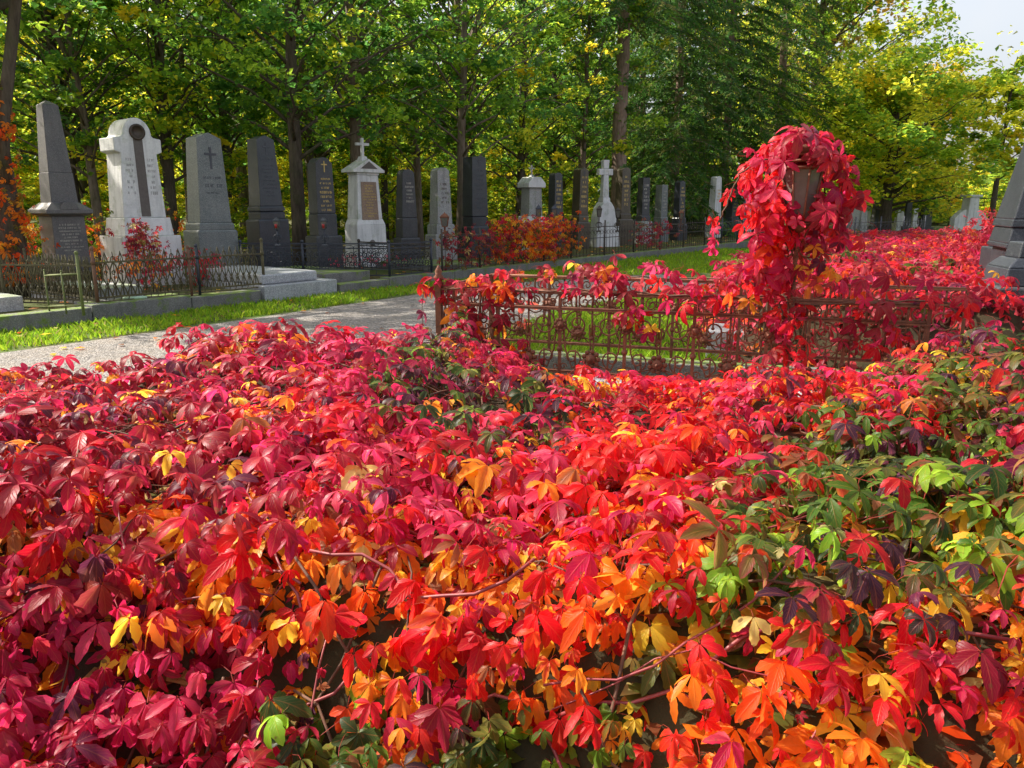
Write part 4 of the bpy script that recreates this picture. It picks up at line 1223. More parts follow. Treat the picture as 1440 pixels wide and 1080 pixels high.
railing((a_.x, a_.y), (b_.x, b_.y), 0, 1.0, 'dark low fence before the distant graves at the right', 'blackiron', .25, 6)

# ------------------------------------------------------------------ the rusty scrollwork fence of the near grave
ZT, ZR = zrow(406, FA[1]), zrow(427, FA[1])
ZB = .34
FH = ZT - ZB
fd = Vector((FB[0] - FA[0], FB[1] - FA[1], 0)).normalized(); fnn = Vector((-fd.y, fd.x, 0))
if fnn.y < 0: fnn = -fnn
CORN = [Vector((FA[0], FA[1], 0)), Vector((FB[0], FB[1], 0))]
BK0 = Vector((FA[0], FA[1], 0)) + fnn * 1.05
BK1 = BK0 + fd * 3.4

def rosette(mb, x, z, r, y=-.012):
    s0 = len(mb.v)
    mb.lathe([(r * .55, 0), (r * .5, r * .25), (r * .2, r * .42)], 12)
    for k in range(9):
        q = 2 * PI * k / 9
        mb.lathe([(r * .24, -.004), (r * .26, r * .12), (r * .1, r * .22)], 7, (r * .72 * math.cos(q), r * .72 * math.sin(q), 0))
    mb.lathe([(r * .18, r * .4), (r * .16, r * .6), (r * .04, r * .66)], 8)
    mb.xf(Matrix.Translation((x, y, z)) @ Matrix.Rotation(rad(90), 4, 'X'), s0)

def ornate_fence(p0, p1, label, hoff=0.0, seed=1, u=.46, posts=(), rail=.012):
    t, L = fence_thing(p0, p1, label, ZB)
    h = FH; hr = ZR - ZB
    n = max(1, round(L / u)); u = L / n
    # two profiled rails, each a flat bar with a rounded one on it
    for z_, nm in ((h, 'top_rail'), (hr, 'rail'), (.035, 'bottom_rail')):
        mb = MB().box(-.01, L + .01, -.016, .016, z_ - .006, z_ + .004)
        mb.tube([(-.01, 0, z_ + .010), (L + .01, 0, z_ + .010)], .009, 6); mb.build(nm, M['rust'], t)
    r = .0058
    for i in range(n + 1):
        x = i * u
        sq = MB().box(x - .010, x + .010, -.010, .010, -.03, h)
        sq.lathe([(.016, -.015), (.021, 0), (.016, .015)], 8, (x, 0, hr * .42))
        sq.build('upright', M['rust'], t)
    for i in range(n):
        x = i * u
        mb = MB()
        # frieze between the rails: pairs of small scrolls
        hz = (h + hr) / 2; rs = (h - hr) * .42
        for k in range(4):
            cx = x + u * (k + .5) / 4; sg = 1 if k % 2 else -1
            mb.tube(spiral(cx, hz, rs, 1.35, PI / 2 * sg, sg, .15, 14), r * .85, 5, False)
            if k < 3: mb.tube([(cx + u / 8, 0, hr), (cx + u / 8, 0, h)], r * 1.3, 5)
        # big scrolls in the field
        for sg, cx in ((1, x + u * .26), (-1, x + u * .74)):
            R0 = u * .2; cz = hr - R0 - .008
            a0 = PI * .5
            mb.tube(spiral(cx, cz, R0, 1.7, a0, sg, .12, 26), r, 5, False)
            cz2 = hr * .3; R1 = u * .15
            mb.tube(spiral(cx - sg * u * .06, cz2, R1, 1.5, -PI * .5, sg, .12, 20), r, 5, False)
            mb.tube([(cx - sg * u * .2, 0, cz - .02), (cx - sg * u * .17, 0, hr * .42), (cx - sg * u * .06, 0, hr * .14), (cx + sg * u * .14, 0, hr * .2)], r, 5, False)
            mb.tube([(cx + sg * R0, 0, cz), (cx + sg * u * .22, 0, hr * .45), (x + u * .5, 0, hr * .3)], r, 5, False)
            mb.tube([(x + u * .5, 0, hr * .3), (cx + sg * u * .06, 0, hr * .1), (cx - sg * u * .12, 0, .04)], r, 5, False)
            mb.tube(spiral(cx - sg * u * .2, hr * .16, u * .06, 1.2, 0, sg, .2, 10), r * .8, 5, False)
            mb.tube([(cx, 0, hr), (cx, 0, hr - R0 * .9)], r * .9, 5); mb.ball((cx, 0, hr - R0 * .95), .011, 8)
        mb.tube([(x + u * .5, 0, hr), (x + u * .5, 0, hr * .62)], r * 1.2, 5); mb.ball((x + u * .5, 0, hr * .6), .014, 8)
        mb.tube([(x + u * .25, 0, .04), (x + u * .25, 0, hr * .42)], r, 5); mb.tube([(x + u * .75, 0, .04), (x + u * .75, 0, hr * .42)], r, 5)
        mb.build('scrollwork', M['rust'], t)
        mb = MB(); rosette(mb, x + u * .5, hr * (.3 if i % 2 == 0 else .28), .066); mb.build('rosette', M['rust'], t)
        mb = MB(); rosette(mb, x + u * (.02 if i else .98), hr * .78, .048, -.02); mb.build('rosette', M['rust'], t)
    for x, hh, tw in posts:
        mb = MB(); s = .021
        mb.box(x - s, x + s, -s, s, h * .45, hh)
        # twisted lower part
        vs, fs = [], []
        m = 26
        for i in range(m + 1):
            a = i / m * PI * 5
            for k in range(4): vs.append((x + s * 1.25 * math.cos(a + k * PI / 2), s * 1.25 * math.sin(a + k * PI / 2), -.05 + (h * .45 + .05) * i / m))
        for i in range(m):
            for k in range(4): fs.append((i * 4 + k, i * 4 + (k + 1) % 4, i * 4 + 4 + (k + 1) % 4, i * 4 + 4 + k))
        mb.add(vs, fs)
        mb.box(x - s * 1.3, x + s * 1.3, -s * 1.3, s * 1.3, hh, hh + .015)
        mb.lathe([(.012, 0), (.03, .015), (.034, .035), (.02, .055), (.026, .075), (.012, .1), (.003, .115)], 10, (x, 0, hh + .015))
        mb.build('post', M['rust'], t)
    return t
L_ = (CORN[1] - CORN[0]).length
ornate_fence(CORN[0], CORN[1], 'rusty scrollwork fence with flower rosettes, front side facing the camera', posts=((0, FH + .03, True),))
ornate_fence(BK0, BK1, 'rear side of the rusty scrollwork fence with the same scrolls', seed=3)
ornate_fence(CORN[0] + fnn * .03, BK0 - fnn * .03, 'short left side of the rusty scrollwork fence', u=.5)
# kerb frame and slab of that grave
def plot_box(a0, a1, b0, b1, z0, z1, name, mat, label, cat):
    mb = MB(); O = CORN[0]
    c = [O + fd * a0 + fnn * b0, O + fd * a1 + fnn * b0, O + fd * a1 + fnn * b1, O + fd * a0 + fnn * b1]
    vs = [(p.x, p.y, z0) for p in c] + [(p.x, p.y, z1) for p in c]
    mb.add(vs, [(3, 2, 1, 0), (4, 5, 6, 7), (0, 1, 5, 4), (1, 2, 6, 5), (2, 3, 7, 6), (3, 0, 4, 7)])
    return tag(mb.build(name, M[mat], None, .012), label, cat)
plot_box(-.12, 3.3, -.1, .12, -.02, ZB - .03, 'stone_kerb', 'bluegranite', 'grey stone kerb carrying the front of the rusty scrollwork fence', 'kerb')
plot_box(-.12, 3.3, .95, 1.15, -.02, ZB - .05, 'stone_kerb', 'mossstone', 'mossy kerb carrying the rear of the rusty scrollwork fence', 'kerb')
plot_box(.9, 2.6, .16, .5, -.02, ZB - .06, 'grave_slab', 'bluegranite', 'speckled grey stone slab lying inside the rusty fence', 'grave slab')
plot_box(1.6, 3.0, 2.5, 3.1, -.02, .3, 'grave_slab', 'bluegranite', 'pale blue grey slab in the grass behind the rusty fence', 'grave slab')
plot_box(-1.0, -.2, .2, .5, -.02, .1, 'grave_slab', 'mossstone', 'small mossy stone block left of the rusty fence corner', 'grave slab')
# ------------------------------------------------------------------ creeper on the fence and on the lamp
def fpt(s, off=0.0, z=0.0):
    p = CORN[0] + fd * s + fnn * off
    return Vector((p.x, p.y, z))
def fs_of(px, off=0.0):
    lo, hi = -1.0, 4.5
    for _ in range(50):
        m_ = (lo + hi) / 2; p = fpt(m_, off, .6)
        if proj((p.x, p.y, p.z))[0] < px: lo = m_
        else: hi = m_
    return lo

def cloud_leaves(centers, n, spread, size, pal, lod, seed, hang=.55, face=(-.0, -.5, .45)):
    r = np.random.RandomState(seed)
    C = np.array([tuple(c) for c in centers], float)
    pos = C[r.randint(0, len(C), n)] + r.normal(size=(n, 3)) * np.array(spread)
    o = unit(np.stack([r.normal(size=n), r.normal(size=n) - .5, r.normal(size=n) * .5], 1))
    tip = o * (1 - hang) + np.array((0, -.2, -1.0)) * hang
    nrm = o * .5 + np.array(face) + r.normal(size=(n, 3)) * .22
    pi = np.full(n, PN.index(pal)) if isinstance(pal, str) else np.array([PN.index(q) for q in r.choice(pal, n)])
    c1, c2 = pal_colors(pi)
    return leaf_arrays(pos, nrm, tip, size * np.clip(r.lognormal(0, .24, n), .55, 1.6), c1, c2, lod)

def vine(name, label, stems_, chunks, cat='creeper vine', rad_=.005):
    e = thing(name, label, cat, tuple(stems_[0][0]))
    o = Vector(stems_[0][0])
    mb = MB()
    for s in stems_: mb.tube([Vector(p) - o for p in s], rad_, 5)
    mb.build('stem', M['stem'], e)
    ch = [(v - np.array(o), f, c, u) for v, f, c, u in chunks]
    leaf_object('foliage', ch, M['creeper'], e)
    return e

def wavy(pts, seed, amp=.02, sub=6):
    r = random.Random(seed); out = []
    for i in range(len(pts) - 1):
        a, b = Vector(pts[i]), Vector(pts[i + 1])
        for k in range(sub): out.append(a.lerp(b, k / sub) + Vector((r.uniform(-amp, amp), r.uniform(-amp, amp), r.uniform(-amp, amp))))
    out.append(Vector(pts[-1])); return out

# 1 left corner clump
c0, c1_ = fs_of(618), fs_of(722)
st = [wavy([fpt(c0 + .05, -.03, .3), fpt(c0 + .08, -.04, ZT), fpt(c1_, -.03, ZT + .02)], 3), wavy([fpt(c0 + .35, -.03, .3), fpt(c0 + .3, -.04, ZT + .05)], 4)]
ch = [cloud_leaves([fpt(c0 + k * .07, -.03, ZT + .02) for k in range(8)], 30, (.05, .04, .05), .1, ['garland', 'autumn', 'hotpink'], 'mid', 5),
      cloud_leaves([fpt(c0 + .12 + k * .09, -.05, ZT - .12 - .05 * (k % 3)) for k in range(6)], 20, (.06, .03, .07), .098, ['wine', 'garland', 'autumn'], 'mid', 6),
      cloud_leaves([fpt(c0 + .15 + k * .1, -.06, .46) for k in range(6)], 20, (.07, .04, .05), .098, ['wine', 'autumn'], 'mid', 7)]
vine('creeper_vine', 'pink and orange creeper clump climbing the left corner of the rusty fence', st, ch)
# 2 dangling strand left of the corner post
s0 = fpt(fs_of(612), 0, ZT + .02); a1 = at(596, 410, FA[1]); a2 = at(592, 500, FA[1])
st = [wavy([s0, a1, a2], 8, .008)]
ch = [strand_leaves([a1, a2], .075, .062, 'wine', 'mid', 9, .75, .012), strand_leaves([s0 + Vector((-.05, 0, .02)), a1], .05, .075, 'garland', 'mid', 10, .5, .02)]
vine('creeper_strand', 'thin wine red creeper strand dangling left of the fence corner post', st, ch, rad_=.0022)
# 3 garland along the top rail, two rows of leaves on front and rear rail
st = [wavy([fpt(fs_of(720), -.02, ZT), fpt(fs_of(830), -.02, ZT + .03), fpt(fs_of(960), -.02, ZT + .01), fpt(fs_of(1080), -.02, ZT + .03)], 11, .012)]
ch = [cloud_leaves([fpt(fs_of(px), -.02, ZT + dz) for px, dz in ((765, .1), (800, .09), (835, .1), (862, .14), (872, .1), (740, .06), (848, .12))], 20, (.05, .05, .04), .098, ['garland', 'wine'], 'mid', 12),
      cloud_leaves([fpt(fs_of(px), -.05, ZT + dz) for px, dz in ((885, .02), (893, -.05), (880, -.14), (900, -.12), (905, -.2), (890, -.25), (900, .05))], 12, (.03, .03, .04), .103, ['wine', 'garland'], 'mid', 13),
      cloud_leaves([fpt(fs_of(px), -.02, ZT + .05) for px in (930, 960, 990, 1010, 1040, 1060, 975, 1025)], 25, (.06, .07, .05), .095, ['bright', 'garland', 'hotpink'], 'mid', 14),
      strand_leaves([fpt(fs_of(795), 0, ZT + .015), fpt(fs_of(880), 0, ZT + .015)], .03, .05, 'bright', 'mid', 15, .7, .006)]
vine('creeper_vine', 'magenta creeper garland draped over the middle of the rusty top rail', st, ch)
# garland on the rear rail
st = [wavy([fpt(.2, 1.05, ZT), fpt(1.2, 1.05, ZT + .02), fpt(2.4, 1.05, ZT + .02)], 21, .012)]
ch = [cloud_leaves([fpt(.1 + k * .16, 1.05, ZT + .04) for k in range(6)], 20, (.08, .05, .05), .092, ['wine', 'autumn'], 'mid', 22),
      cloud_leaves([fpt(1.1 + k * .14, 1.05, ZT + .06) for k in range(13)], 46, (.09, .1, .06), .092, ['garland', 'bright', 'farred'], 'mid', 23)]
vine('creeper_vine', 'creeper lying along the rear rail of the rusty fence', st, ch)
# 4 right part of the fence, heavily grown
st = [wavy([fpt(fs_of(1120), -.03, ZT), fpt(fs_of(1220), -.03, ZT + .02), fpt(fs_of(1320), -.05, ZT + .03)], 31, .015)]
ch = [cloud_leaves([fpt(fs_of(1130 + k * 22), -.03, ZT + .05 + .015 * (k % 3)) for k in range(11)], 38, (.06, .08, .06), .103, ['wine', 'bright', 'garland'], 'mid', 32),
      cloud_leaves([fpt(fs_of(1180 + k * 22), -.06, ZT - .12 - .06 * (k % 3)) for k in range(9)], 10, (.06, .05, .06), .103, ['wine', 'hot'], 'mid', 33),
      cloud_leaves([fpt(fs_of(px), -.06, .62) for px in (1085, 1140, 1200, 1240)], 12, (.06, .04, .07), .098, ['wine', 'hot'], 'mid', 34)]
vine('creeper_vine', 'wine red creeper smothering the right end of the rusty fence', st, ch)

# lamp on a twisted iron post, hidden in the creeper
LS = fs_of(1108); LP = fpt(LS, -.02, ZB)
lt = thing('grave_lantern', 'rusty iron grave lamp on a twisted post, crowned by red creeper', 'lantern', tuple(LP))
Y = LP.y
def lz(py): return at(1108, py, Y).z - ZB
mb = MB(); vs, fs = [], []; m = 60; s = .016; hp = lz(318)
for i in range(m + 1):
    a = i / m * PI * 9
    for k in range(4): vs.append((s * math.cos(a + k * PI / 2), s * math.sin(a + k * PI / 2), hp * i / m))
for i in range(m):
    for k in range(4): fs.append((i * 4 + k, i * 4 + (k + 1) % 4, i * 4 + 4 + (k + 1) % 4, i * 4 + 4 + k))
mb.add(vs, fs)
for sg in (-1, 1):
    mb.tube(spiral(sg * .075, lz(350), .06, 1.4, PI if sg > 0 else 0, sg, .2, 16), .006, 5)
    mb.tube([(sg * .015, 0, lz(300)), (sg * .07, 0, lz(318)), (sg * .02, 0, lz(345))], .006, 5)
mb.build('post', M['rust'], lt)
za, zb_, zc_ = lz(312), lz(236), lz(205)
mb = MB(); mb.lathe([(.05, za), (.075, za + .05), (.112, zb_)], 8, smooth=False); mb.build('glass', M['glass'], lt)
mb = MB()
for k in range(8):
    q = 2 * PI * (k + .0) / 8
    mb.tube([(.053 * math.cos(q), .053 * math.sin(q), za), (.079 * math.cos(q), .079 * math.sin(q), za + .05), (.118 * math.cos(q), .118 * math.sin(q), zb_ + .01)], .006, 5)
for zz_, rr_ in ((za - .01, .06), (zb_, .122), (zb_ + .035, .126), (zb_ + .07, .122)):
    mb.tube([(rr_ * math.cos(2 * PI * k / 16), rr_ * math.sin(2 * PI * k / 16), zz_) for k in range(17)], .009, 5)
mb.lathe([(.02, za - .06), (.07, za - .02), (.03, za)], 10)
mb.build('cage', M['rust'], lt)
MB().lathe([(.12, zb_ + .075), (.14, zb_ + .085), (.09, zc_ + .02), (.035, zc_ + .05), (.02, zc_ + .06), (.004, zc_ + .065)], 12).build('roof', M['rust'], lt)

# creeper crown over the lamp
O = Vector((LP.x, LP.y, 0)); ppm = FPX / Y
def W(px, py, dy=0.0):
    return at(px, py, Y + dy)
r = np.random.RandomState(77)
pos, nr, tp = [], [], []
n = 118
for i in range(n):
    q = r.uniform(0, 2 * PI); k = r.rand() ** .6
    rx = .35 * k * (1 + .3 * math.sin(q * 3 + 1) + .15 * r.normal())
    top = W(1120, 172).z + .02; x = rx * math.cos(q); y_ = rx * math.sin(q) * .9
    z = top - .04 - .42 * k ** 2.6 - .1 * r.rand()
    if k > .75: z -= r.rand() * .16
    pos.append((W(1124, 240).x + x, Y + y_, z)); nr.append((math.cos(q) * k * 1.2, math.sin(q) * k * 1.2 - .12, .8 - .5 * k)); tp.append((math.cos(q), math.sin(q), -.7 - 2.0 * k))
pos, nr, tp = np.array(pos), np.array(nr) + r.normal(size=(n, 3)) * .2, np.array(tp) + r.normal(size=(n, 3)) * .3
# clear a window at the front so that the lamp shows
px_, py_ = proj(pos)
keep = ~((np.abs(px_ - 1124) < 18) & (py_ > 214) & (py_ < 285) & (pos[:, 1] < Y))
pos, nr, tp = pos[keep], nr[keep], tp[keep]
right = proj(pos)[0] > 1120
pi = np.where(right & (r.rand(len(pos)) < .75), PN.index('wine'), PN.index('bright'))
c1, c2 = pal_colors(pi)
ch = [leaf_arrays(pos, nr, tp, .116 * np.clip(r.lognormal(0, .22, len(pos)), .6, 1.5), c1, c2, 'hi')]
def cl(pts, n, sp, size, pal, seed, hang=.7):
    return cloud_leaves([W(*p) for p in pts], n, sp, size, pal, 'hi', seed, hang)
ch.append(cl([(1060, 235), (1068, 255), (1075, 280), (1085, 300), (1072, 225), (1095, 275), (1100, 300)], 26, (.035, .05, .04), .095, ['bright'], 81))
ch.append(cl([(1080, 330), (1090, 350), (1070, 345), (1100, 330), (1082, 370), (1100, 365), (1120, 330), (1130, 318)], 22, (.04, .05, .04), .1, ['bright', 'hot'], 82))
ch.append(cl([(1070, 380), (1062, 398), (1085, 400), (1100, 410), (1118, 418), (1090, 385), (1050, 390)], 24, (.05, .05, .04), .1, ['bright', 'wine'], 83))
ch.append(cl([(1118, 440), (1112, 455), (1125, 430), (1075, 465), (1090, 450), (1105, 480), (1110, 420), (1100, 435)], 22, (.02, .03, .03), .095, ['bright'], 84))
ch.append(cl([(1180, 240), (1175, 270), (1165, 295), (1178, 320), (1160, 330), (1155, 300), (1185, 255)], 24, (.03, .06, .05), .092, ['wine', 'wine', 'bright'], 85))
ch.append(cl([(1160, 350), (1150, 370), (1175, 345), (1165, 385), (1140, 380)], 14, (.05, .06, .05), .088, ['wine', 'autumn'], 86))
ch.append(cl([(1110, 268), (1142, 250), (1128, 278), (1120, 225), (1148, 275), (1125, 300), (1132, 240)], 28, (.025, .02, .035), .09, ['wine', 'bright'], 91))
for sx, sy, ex, ey, sd in ((1050, 250, 1046, 330, 1), (1068, 290, 1062, 372, 2), (1100, 310, 1096, 400, 3), (1150, 300, 1152, 395, 4), (1182, 270, 1186, 345, 5), (1192, 245, 1196, 300, 6), (1130, 300, 1128, 380, 7)):
    ch.append(strand_leaves([W(sx, sy, .02 * sd - .08), W(ex, ey, .02 * sd - .08)], .05, .095, 'wine' if sx > 1125 else 'bright', 'hi', 200 + sd, .85, .018))
tend = [W(1085, 225), W(1062, 226), W(1040, 245), W(1028, 275), W(1012, 308), W(1006, 330)]
ch.append(strand_leaves([W(1070, 222), W(1045, 238), W(1030, 262)], .04, .082, 'bright', 'hi', 87, .7, .02))
ch.append(strand_leaves([W(1030, 268), W(1020, 285)], .03, .07, 'bright', 'hi', 88, .7, .02))
ch.append(strand_leaves([W(1012, 300), W(1006, 315), W(1004, 345), W(1006, 372)], .05, .068, 'bright', 'hi', 89, .8, .015))
st = [[tuple(p) for p in wavy(tend, 5, .006)], [tuple(p) for p in wavy([W(1112, 500), W(1106, 440), W(1118, 380), W(1110, 320), W(1102, 250), W(1110, 190)], 6, .014)],
      [tuple(p) for p in wavy([W(1096, 500), W(1100, 450), W(1092, 390), W(1120, 330), W(1160, 270), W(1140, 200)], 9, .014)], [tuple(p) for p in wavy([W(1110, 200), W(1150, 200), W(1185, 250), W(1172, 330)], 12, .01)]]
vine('creeper_vine', 'glowing red creeper tumbling over the lamp like an umbrella with one long tendril', st, ch)

# ------------------------------------------------------------------ wide red creeper cover behind the fence
def far_h(x, y):
    s = x * .93 - y * .36; a = x * .36 + y * .93        # across / along the plots
    h = .5 + .34 * np.sin(a * 2.0 + 1.2 * np.sin(s * .8)) * (.5 + .5 * np.sin(s * 1.3 + 2)) + .08 * bumps(x, y, 3.0, 31) + .09 * bumps(x, y, 7, 33)
    h = h + .14 * (1 - sst(8, 11, y)) + .1 * bumps(x, y, 4.5, 37) - (h - .42) * .7 * sst(10, 18, y) + .2 * np.exp(-(((x - 3.7) / .9) ** 2 + ((y - 7.6) / .5) ** 2)) + .18 * np.exp(-(((x - 5.2) / .9) ** 2 + ((y - 9.5) / .5) ** 2))
    # left limit: beside the grass and the path
    lx = np.interp(y, [5.6, 6.8, 9, 13, 17, 30], [2.6, 1.9, 2.15, 3.2, 5.4, 11.0])
    e = sst(-.15, .5, x - lx + .25 * bumps(x * 0, y, 1.5, 7))
    bl = sst(5.0, 5.9, y + .2 * (x - 2.4))
    return (h + .02) * e * bl

tag(heightfield('creeper_field_soil', lambda x, y: np.where(far_h(x, y) < .14, -.3, far_h(x, y) - .16), 1.0, 24, 4.9, 30, .16, M['soil'], 0), 'dark soil under the wide red creeper cover', 'soil', kind='structure')

def far_cover(y0, y1, dens, size, lod, label, seed):
    r = np.random.RandomState(seed)
    n = int((y1 - y0) * (.72 * y1 + .5 - 1.2) * dens)
    y = r.uniform(y0, y1, n); x = r.uniform(1.2, .72 * y1 + .5, n)
    h = far_h(x, y); e = .06
    gx, gy = (far_h(x + e, y) - far_h(x - e, y)) / (2 * e), (far_h(x, y + e) - far_h(x, y - e)) / (2 * e)
    k = (h > .12) & (x < .72 * y + .4)
    x, y, h, gx, gy = x[k], y[k], h[k], gx[k], gy[k]; n = len(x)
    nr = unit(np.stack([-gx, -gy, np.ones(n)], 1))
    pos = np.stack([x, y, h], 1) - nr * (r.uniform(-.04, .12, n) ** 1)[:, None]
    tip = unit(np.stack([-gx, -gy, -(gx * gx + gy * gy)], 1) + 1e-6) * .8 + r.normal(size=(n, 3)) * .5 + np.array((0, -.3, -.2))
    nrm = nr * .5 + np.array((.25, -.2, .5)) + r.normal(size=(n, 3)) * .32
    z = bumps(x, y, 1.4, 51) + .35 * r.normal(size=n)
    pi = np.select([z > .75, z > .1, z > -.5, z > -.85], [PN.index('farred'), PN.index('garland'), PN.index('wine'), PN.index('bright')], PN.index('greenred'))
    c1, c2 = pal_colors(pi)
    o = leaf_object('creeper_ground_cover', [leaf_arrays(pos, nrm, tip, size * np.clip(r.lognormal(0, .25, n), .6, 1.6), c1, c2, lod)], M['creeper'])
    return tag(o, label, 'creeper', kind='stuff')
far_cover(5.0, 9, 240, .11, 'mid', 'red creeper carpet over the graves right behind the rusty fence', 61)
far_cover(9, 16, 140, .125, 'lo', 'red creeper carpet in the middle distance at the right', 62)
far_cover(16, 30, 80, .15, 'lo', 'far strip of red creeper below the distant gravestones', 63)
# the lifted sheet of creeper running up to the right hand stones
st = [wavy([at(1370, 350, 12), at(1390, 320, 12), at(1398, 300, 12)], 4)]
vine('creeper_vine', 'crimson creeper climbing a slope beside the right edge monuments', st, [cloud_leaves([at(1345 + 10 * k, 345 - 8 * k + 6 * j, 11.6) for k in range(6) for j in range(3)], 150, (.12, .2, .1), .09, ['wine', 'garland'], 'lo', 5)])

# creeper in the left plots and the hedge over the old railing
def kp(px, off, z): 
    q = KP(px, off); return Vector((q.x, q.y, z))
st = [wavy([kp(640, .14, .2), kp(720, .14, .95), kp(800, .14, .95)], 14)]
ch = [cloud_leaves([kp(px, .14, z) for px in range(700, 806, 8) for z in (.45, .7, .95, 1.05)], 900, (.11, .14, .1), .085, ['autumn', 'autumn', 'ivy', 'garland', 'greenred'], 'mid', 15),
      cloud_leaves([kp(px, .12, z) for px in range(738, 775, 6) for z in (.4, .6, .8)], 260, (.1, .1, .1), .085, ['ivy'], 'mid', 16)]
vine('creeper_hedge', 'orange and red creeper hedge grown over an old railing beyond the path', st, ch, 'hedge')
st = [wavy([kp(620, .14, .2), kp(660, .14, .8), kp(700, .14, .9)], 17)]
vine('creeper_hedge', 'sparse fading purple creeper left of the orange hedge', st, [cloud_leaves([kp(px, .14, z) for px in range(625, 712, 9) for z in (.4, .7, .85)], 230, (.12, .12, .12), .08, ['faded', 'faded', 'wine'], 'mid', 18)], 'hedge')
st = [wavy([kp(905, .16, .2), kp(930, .16, .9)], 19)]
vine('creeper_vine', 'dull purple creeper tuft on the thin railing fence', st, [cloud_leaves([kp(px, .16, z) for px in (905, 915, 930) for z in (.5, .8)], 130, (.2, .2, .14), .1, ['faded', 'wine'], 'lo', 20)])
sb0 = row_at(206, -.95)
st = [[(sb0.x, sb0.y, .15), (sb0.x + .02, sb0.y, .6), (sb0.x, sb0.y, 1.1)]]
ch = [cloud_leaves([(sb0.x + dx, sb0.y + dy, z) for dx, z in ((-.1, 1.0), (.0, 1.05), (.1, .95), (.15, .8), (-.12, .8))  for dy in (-.05, .05)], 190, (.09, .09, .1), .075, ['faded', 'faded', 'wine'], 'mid', 24),
      cloud_leaves([(sb0.x + dx, sb0.y, z) for dx, z in ((-.2, .55), (.05, .6), (.15, .5))], 110, (.14, .1, .12), .07, ['autumn'], 'mid', 25)]
vine('shrub', 'dusky purple shrub growing in front of the white marble stone', st, ch, 'shrub', .012)
q = row_at(268, -1.1)
st = [[(q.x - .6, q.y - .7, .15), (q.x, q.y, .5)]]
vine('creeper_vine', 'bright pink creeper spilling behind the pointed fence at the foot of the white stone', st, [cloud_leaves([(q.x + k * .1, q.y + k * .12, .62 - .03 * abs(k)) for k in range(-4, 4)], 110, (.08, .08, .07), .075, ['bright', 'hotpink'], 'mid', 26),
     cloud_leaves([(q.x + .1, q.y + .12, .35)], 30, (.06, .06, .14), .075, ['bright'], 'mid', 27)])
for px, off, lab, sd, pal in ((52, .3, 'orange leaved shrub at the foot of the ivy covered tree', 28, 'ivy'), (143, .5, 'orange and yellow shrub between the obelisk and the white stone', 29, 'autumn'), (245, 1.3, 'small reddish shrub behind the white and the grey green stone', 30, 'autumn')):
    q = row_at(px, off)
    vine('shrub', lab, [[(q.x, q.y, .1), (q.x, q.y, .9)]], [cloud_leaves([(q.x + dx, q.y, z) for dx in (-.25, 0, .25) for z in (.4, .8, 1.1)], 260, (.2, .2, .2), .07, [pal, pal, 'lime'], 'mid', sd)], 'shrub', .012)
# flowers inside the black fence
q = KP(520, .9)
r = np.random.RandomState(3)
pos = np.array([(q.x - .9 + 1.9 * r.rand() * .8, q.y + .3 + 1.1 * r.rand(), .3 + .2 * r.rand()) for _ in range(140)])
c = np.array([LC['pink'] if r.rand() < .6 else LC['darkgreen'] for _ in range(140)])
o = leaf_object('heather_plants', [leaf_arrays(pos, r.normal(size=(140, 3)) * .3 + np.array((0, -.3, .8)), r.normal(size=(140, 3)), np.full(140, .055), c, c, 'mid')], M['creeper'])
tag(o, 'low pink heather planted inside the black scroll fence', 'plants', kind='stuff')
# pale green herb at the right in the near beds
r = np.random.RandomState(9); n = 90
ctr = np.array([gnd(px, py, z) for px, py, z in ((1385, 745, .32), (1350, 760, .32), (1410, 770, .34), (1400, 800, .36), (1370, 735, .32), (1330, 745, .34))])
pos = ctr[r.randint(0, len(ctr), n)] + r.normal(size=(n, 3)) * np.array((.06, .06, .035))
c = np.array([(.22, .42, .09)] * n) * r.uniform(.7, 1.2, (n, 1))
o = leaf_object('pale_herb', [leaf_arrays(pos, r.normal(size=(n, 3)) * .3 + np.array((0, -.3, .8)), r.normal(size=(n, 3)), np.full(n, .035), c, c, 'mid')], M['creeper'])
tag(o, 'pale green herb growing in the gap between the two near beds', 'herb')
# ------------------------------------------------------------------ trees
TC = dict(g1=(.05, .14, .02), g2=(.1, .2, .016), g3=(.22, .33, .02), y1=(.5, .48, .025), y2=(.6, .46, .02), ol=(.14, .15, .04), or_=(.42, .22, .03), dk=(.045, .1, .025), br=(.2, .11, .03), bl=(.075, .15, .05))

def limb(mb, p0, p1, r0, r1, r, sag=.0, n=7, wob=.06, m=6):
    p0, p1 = Vector(p0), Vector(p1); L = (p1 - p0).length; pts = []
    for i in range(n):
        k = i / (n - 1)
        q = p0.lerp(p1, k) + Vector((r.uniform(-1, 1), r.uniform(-1, 1), r.uniform(-1, 1))) * wob * L * (k * (1 - k) * 2)
        q.z += sag * L * 4 * k * (1 - k)
        pts.append(q)
    mb.tube(pts, [r0 + (r1 - r0) * i / (n - 1) for i in range(n)], m)
    return pts

def leaf_quads(C, N, S, cols, r, elong=1.0, Tp=None, wf=.45):
    """pointed folded leaves at centres C with normals N"""
    n = len(C)
    N = unit(N); a = unit(r.normal(size=(n, 3))) if Tp is None else unit(Tp)
    T = unit(a - N * np.sum(a * N, 1, keepdims=True)); B = np.cross(N, T)
    S = S[:, None]
    V = np.stack([C - T * S * .55 * elong, C + B * S * wf + N * S * .12 - T * S * .05, C + T * S * .6 * elong - N * S * .08, C - B * S * wf + N * S * .12 - T * S * .05], 1).reshape(-1, 3)
    F = np.arange(n * 4).reshape(n, 4)
    return V, F, np.repeat(cols, 4, 0)

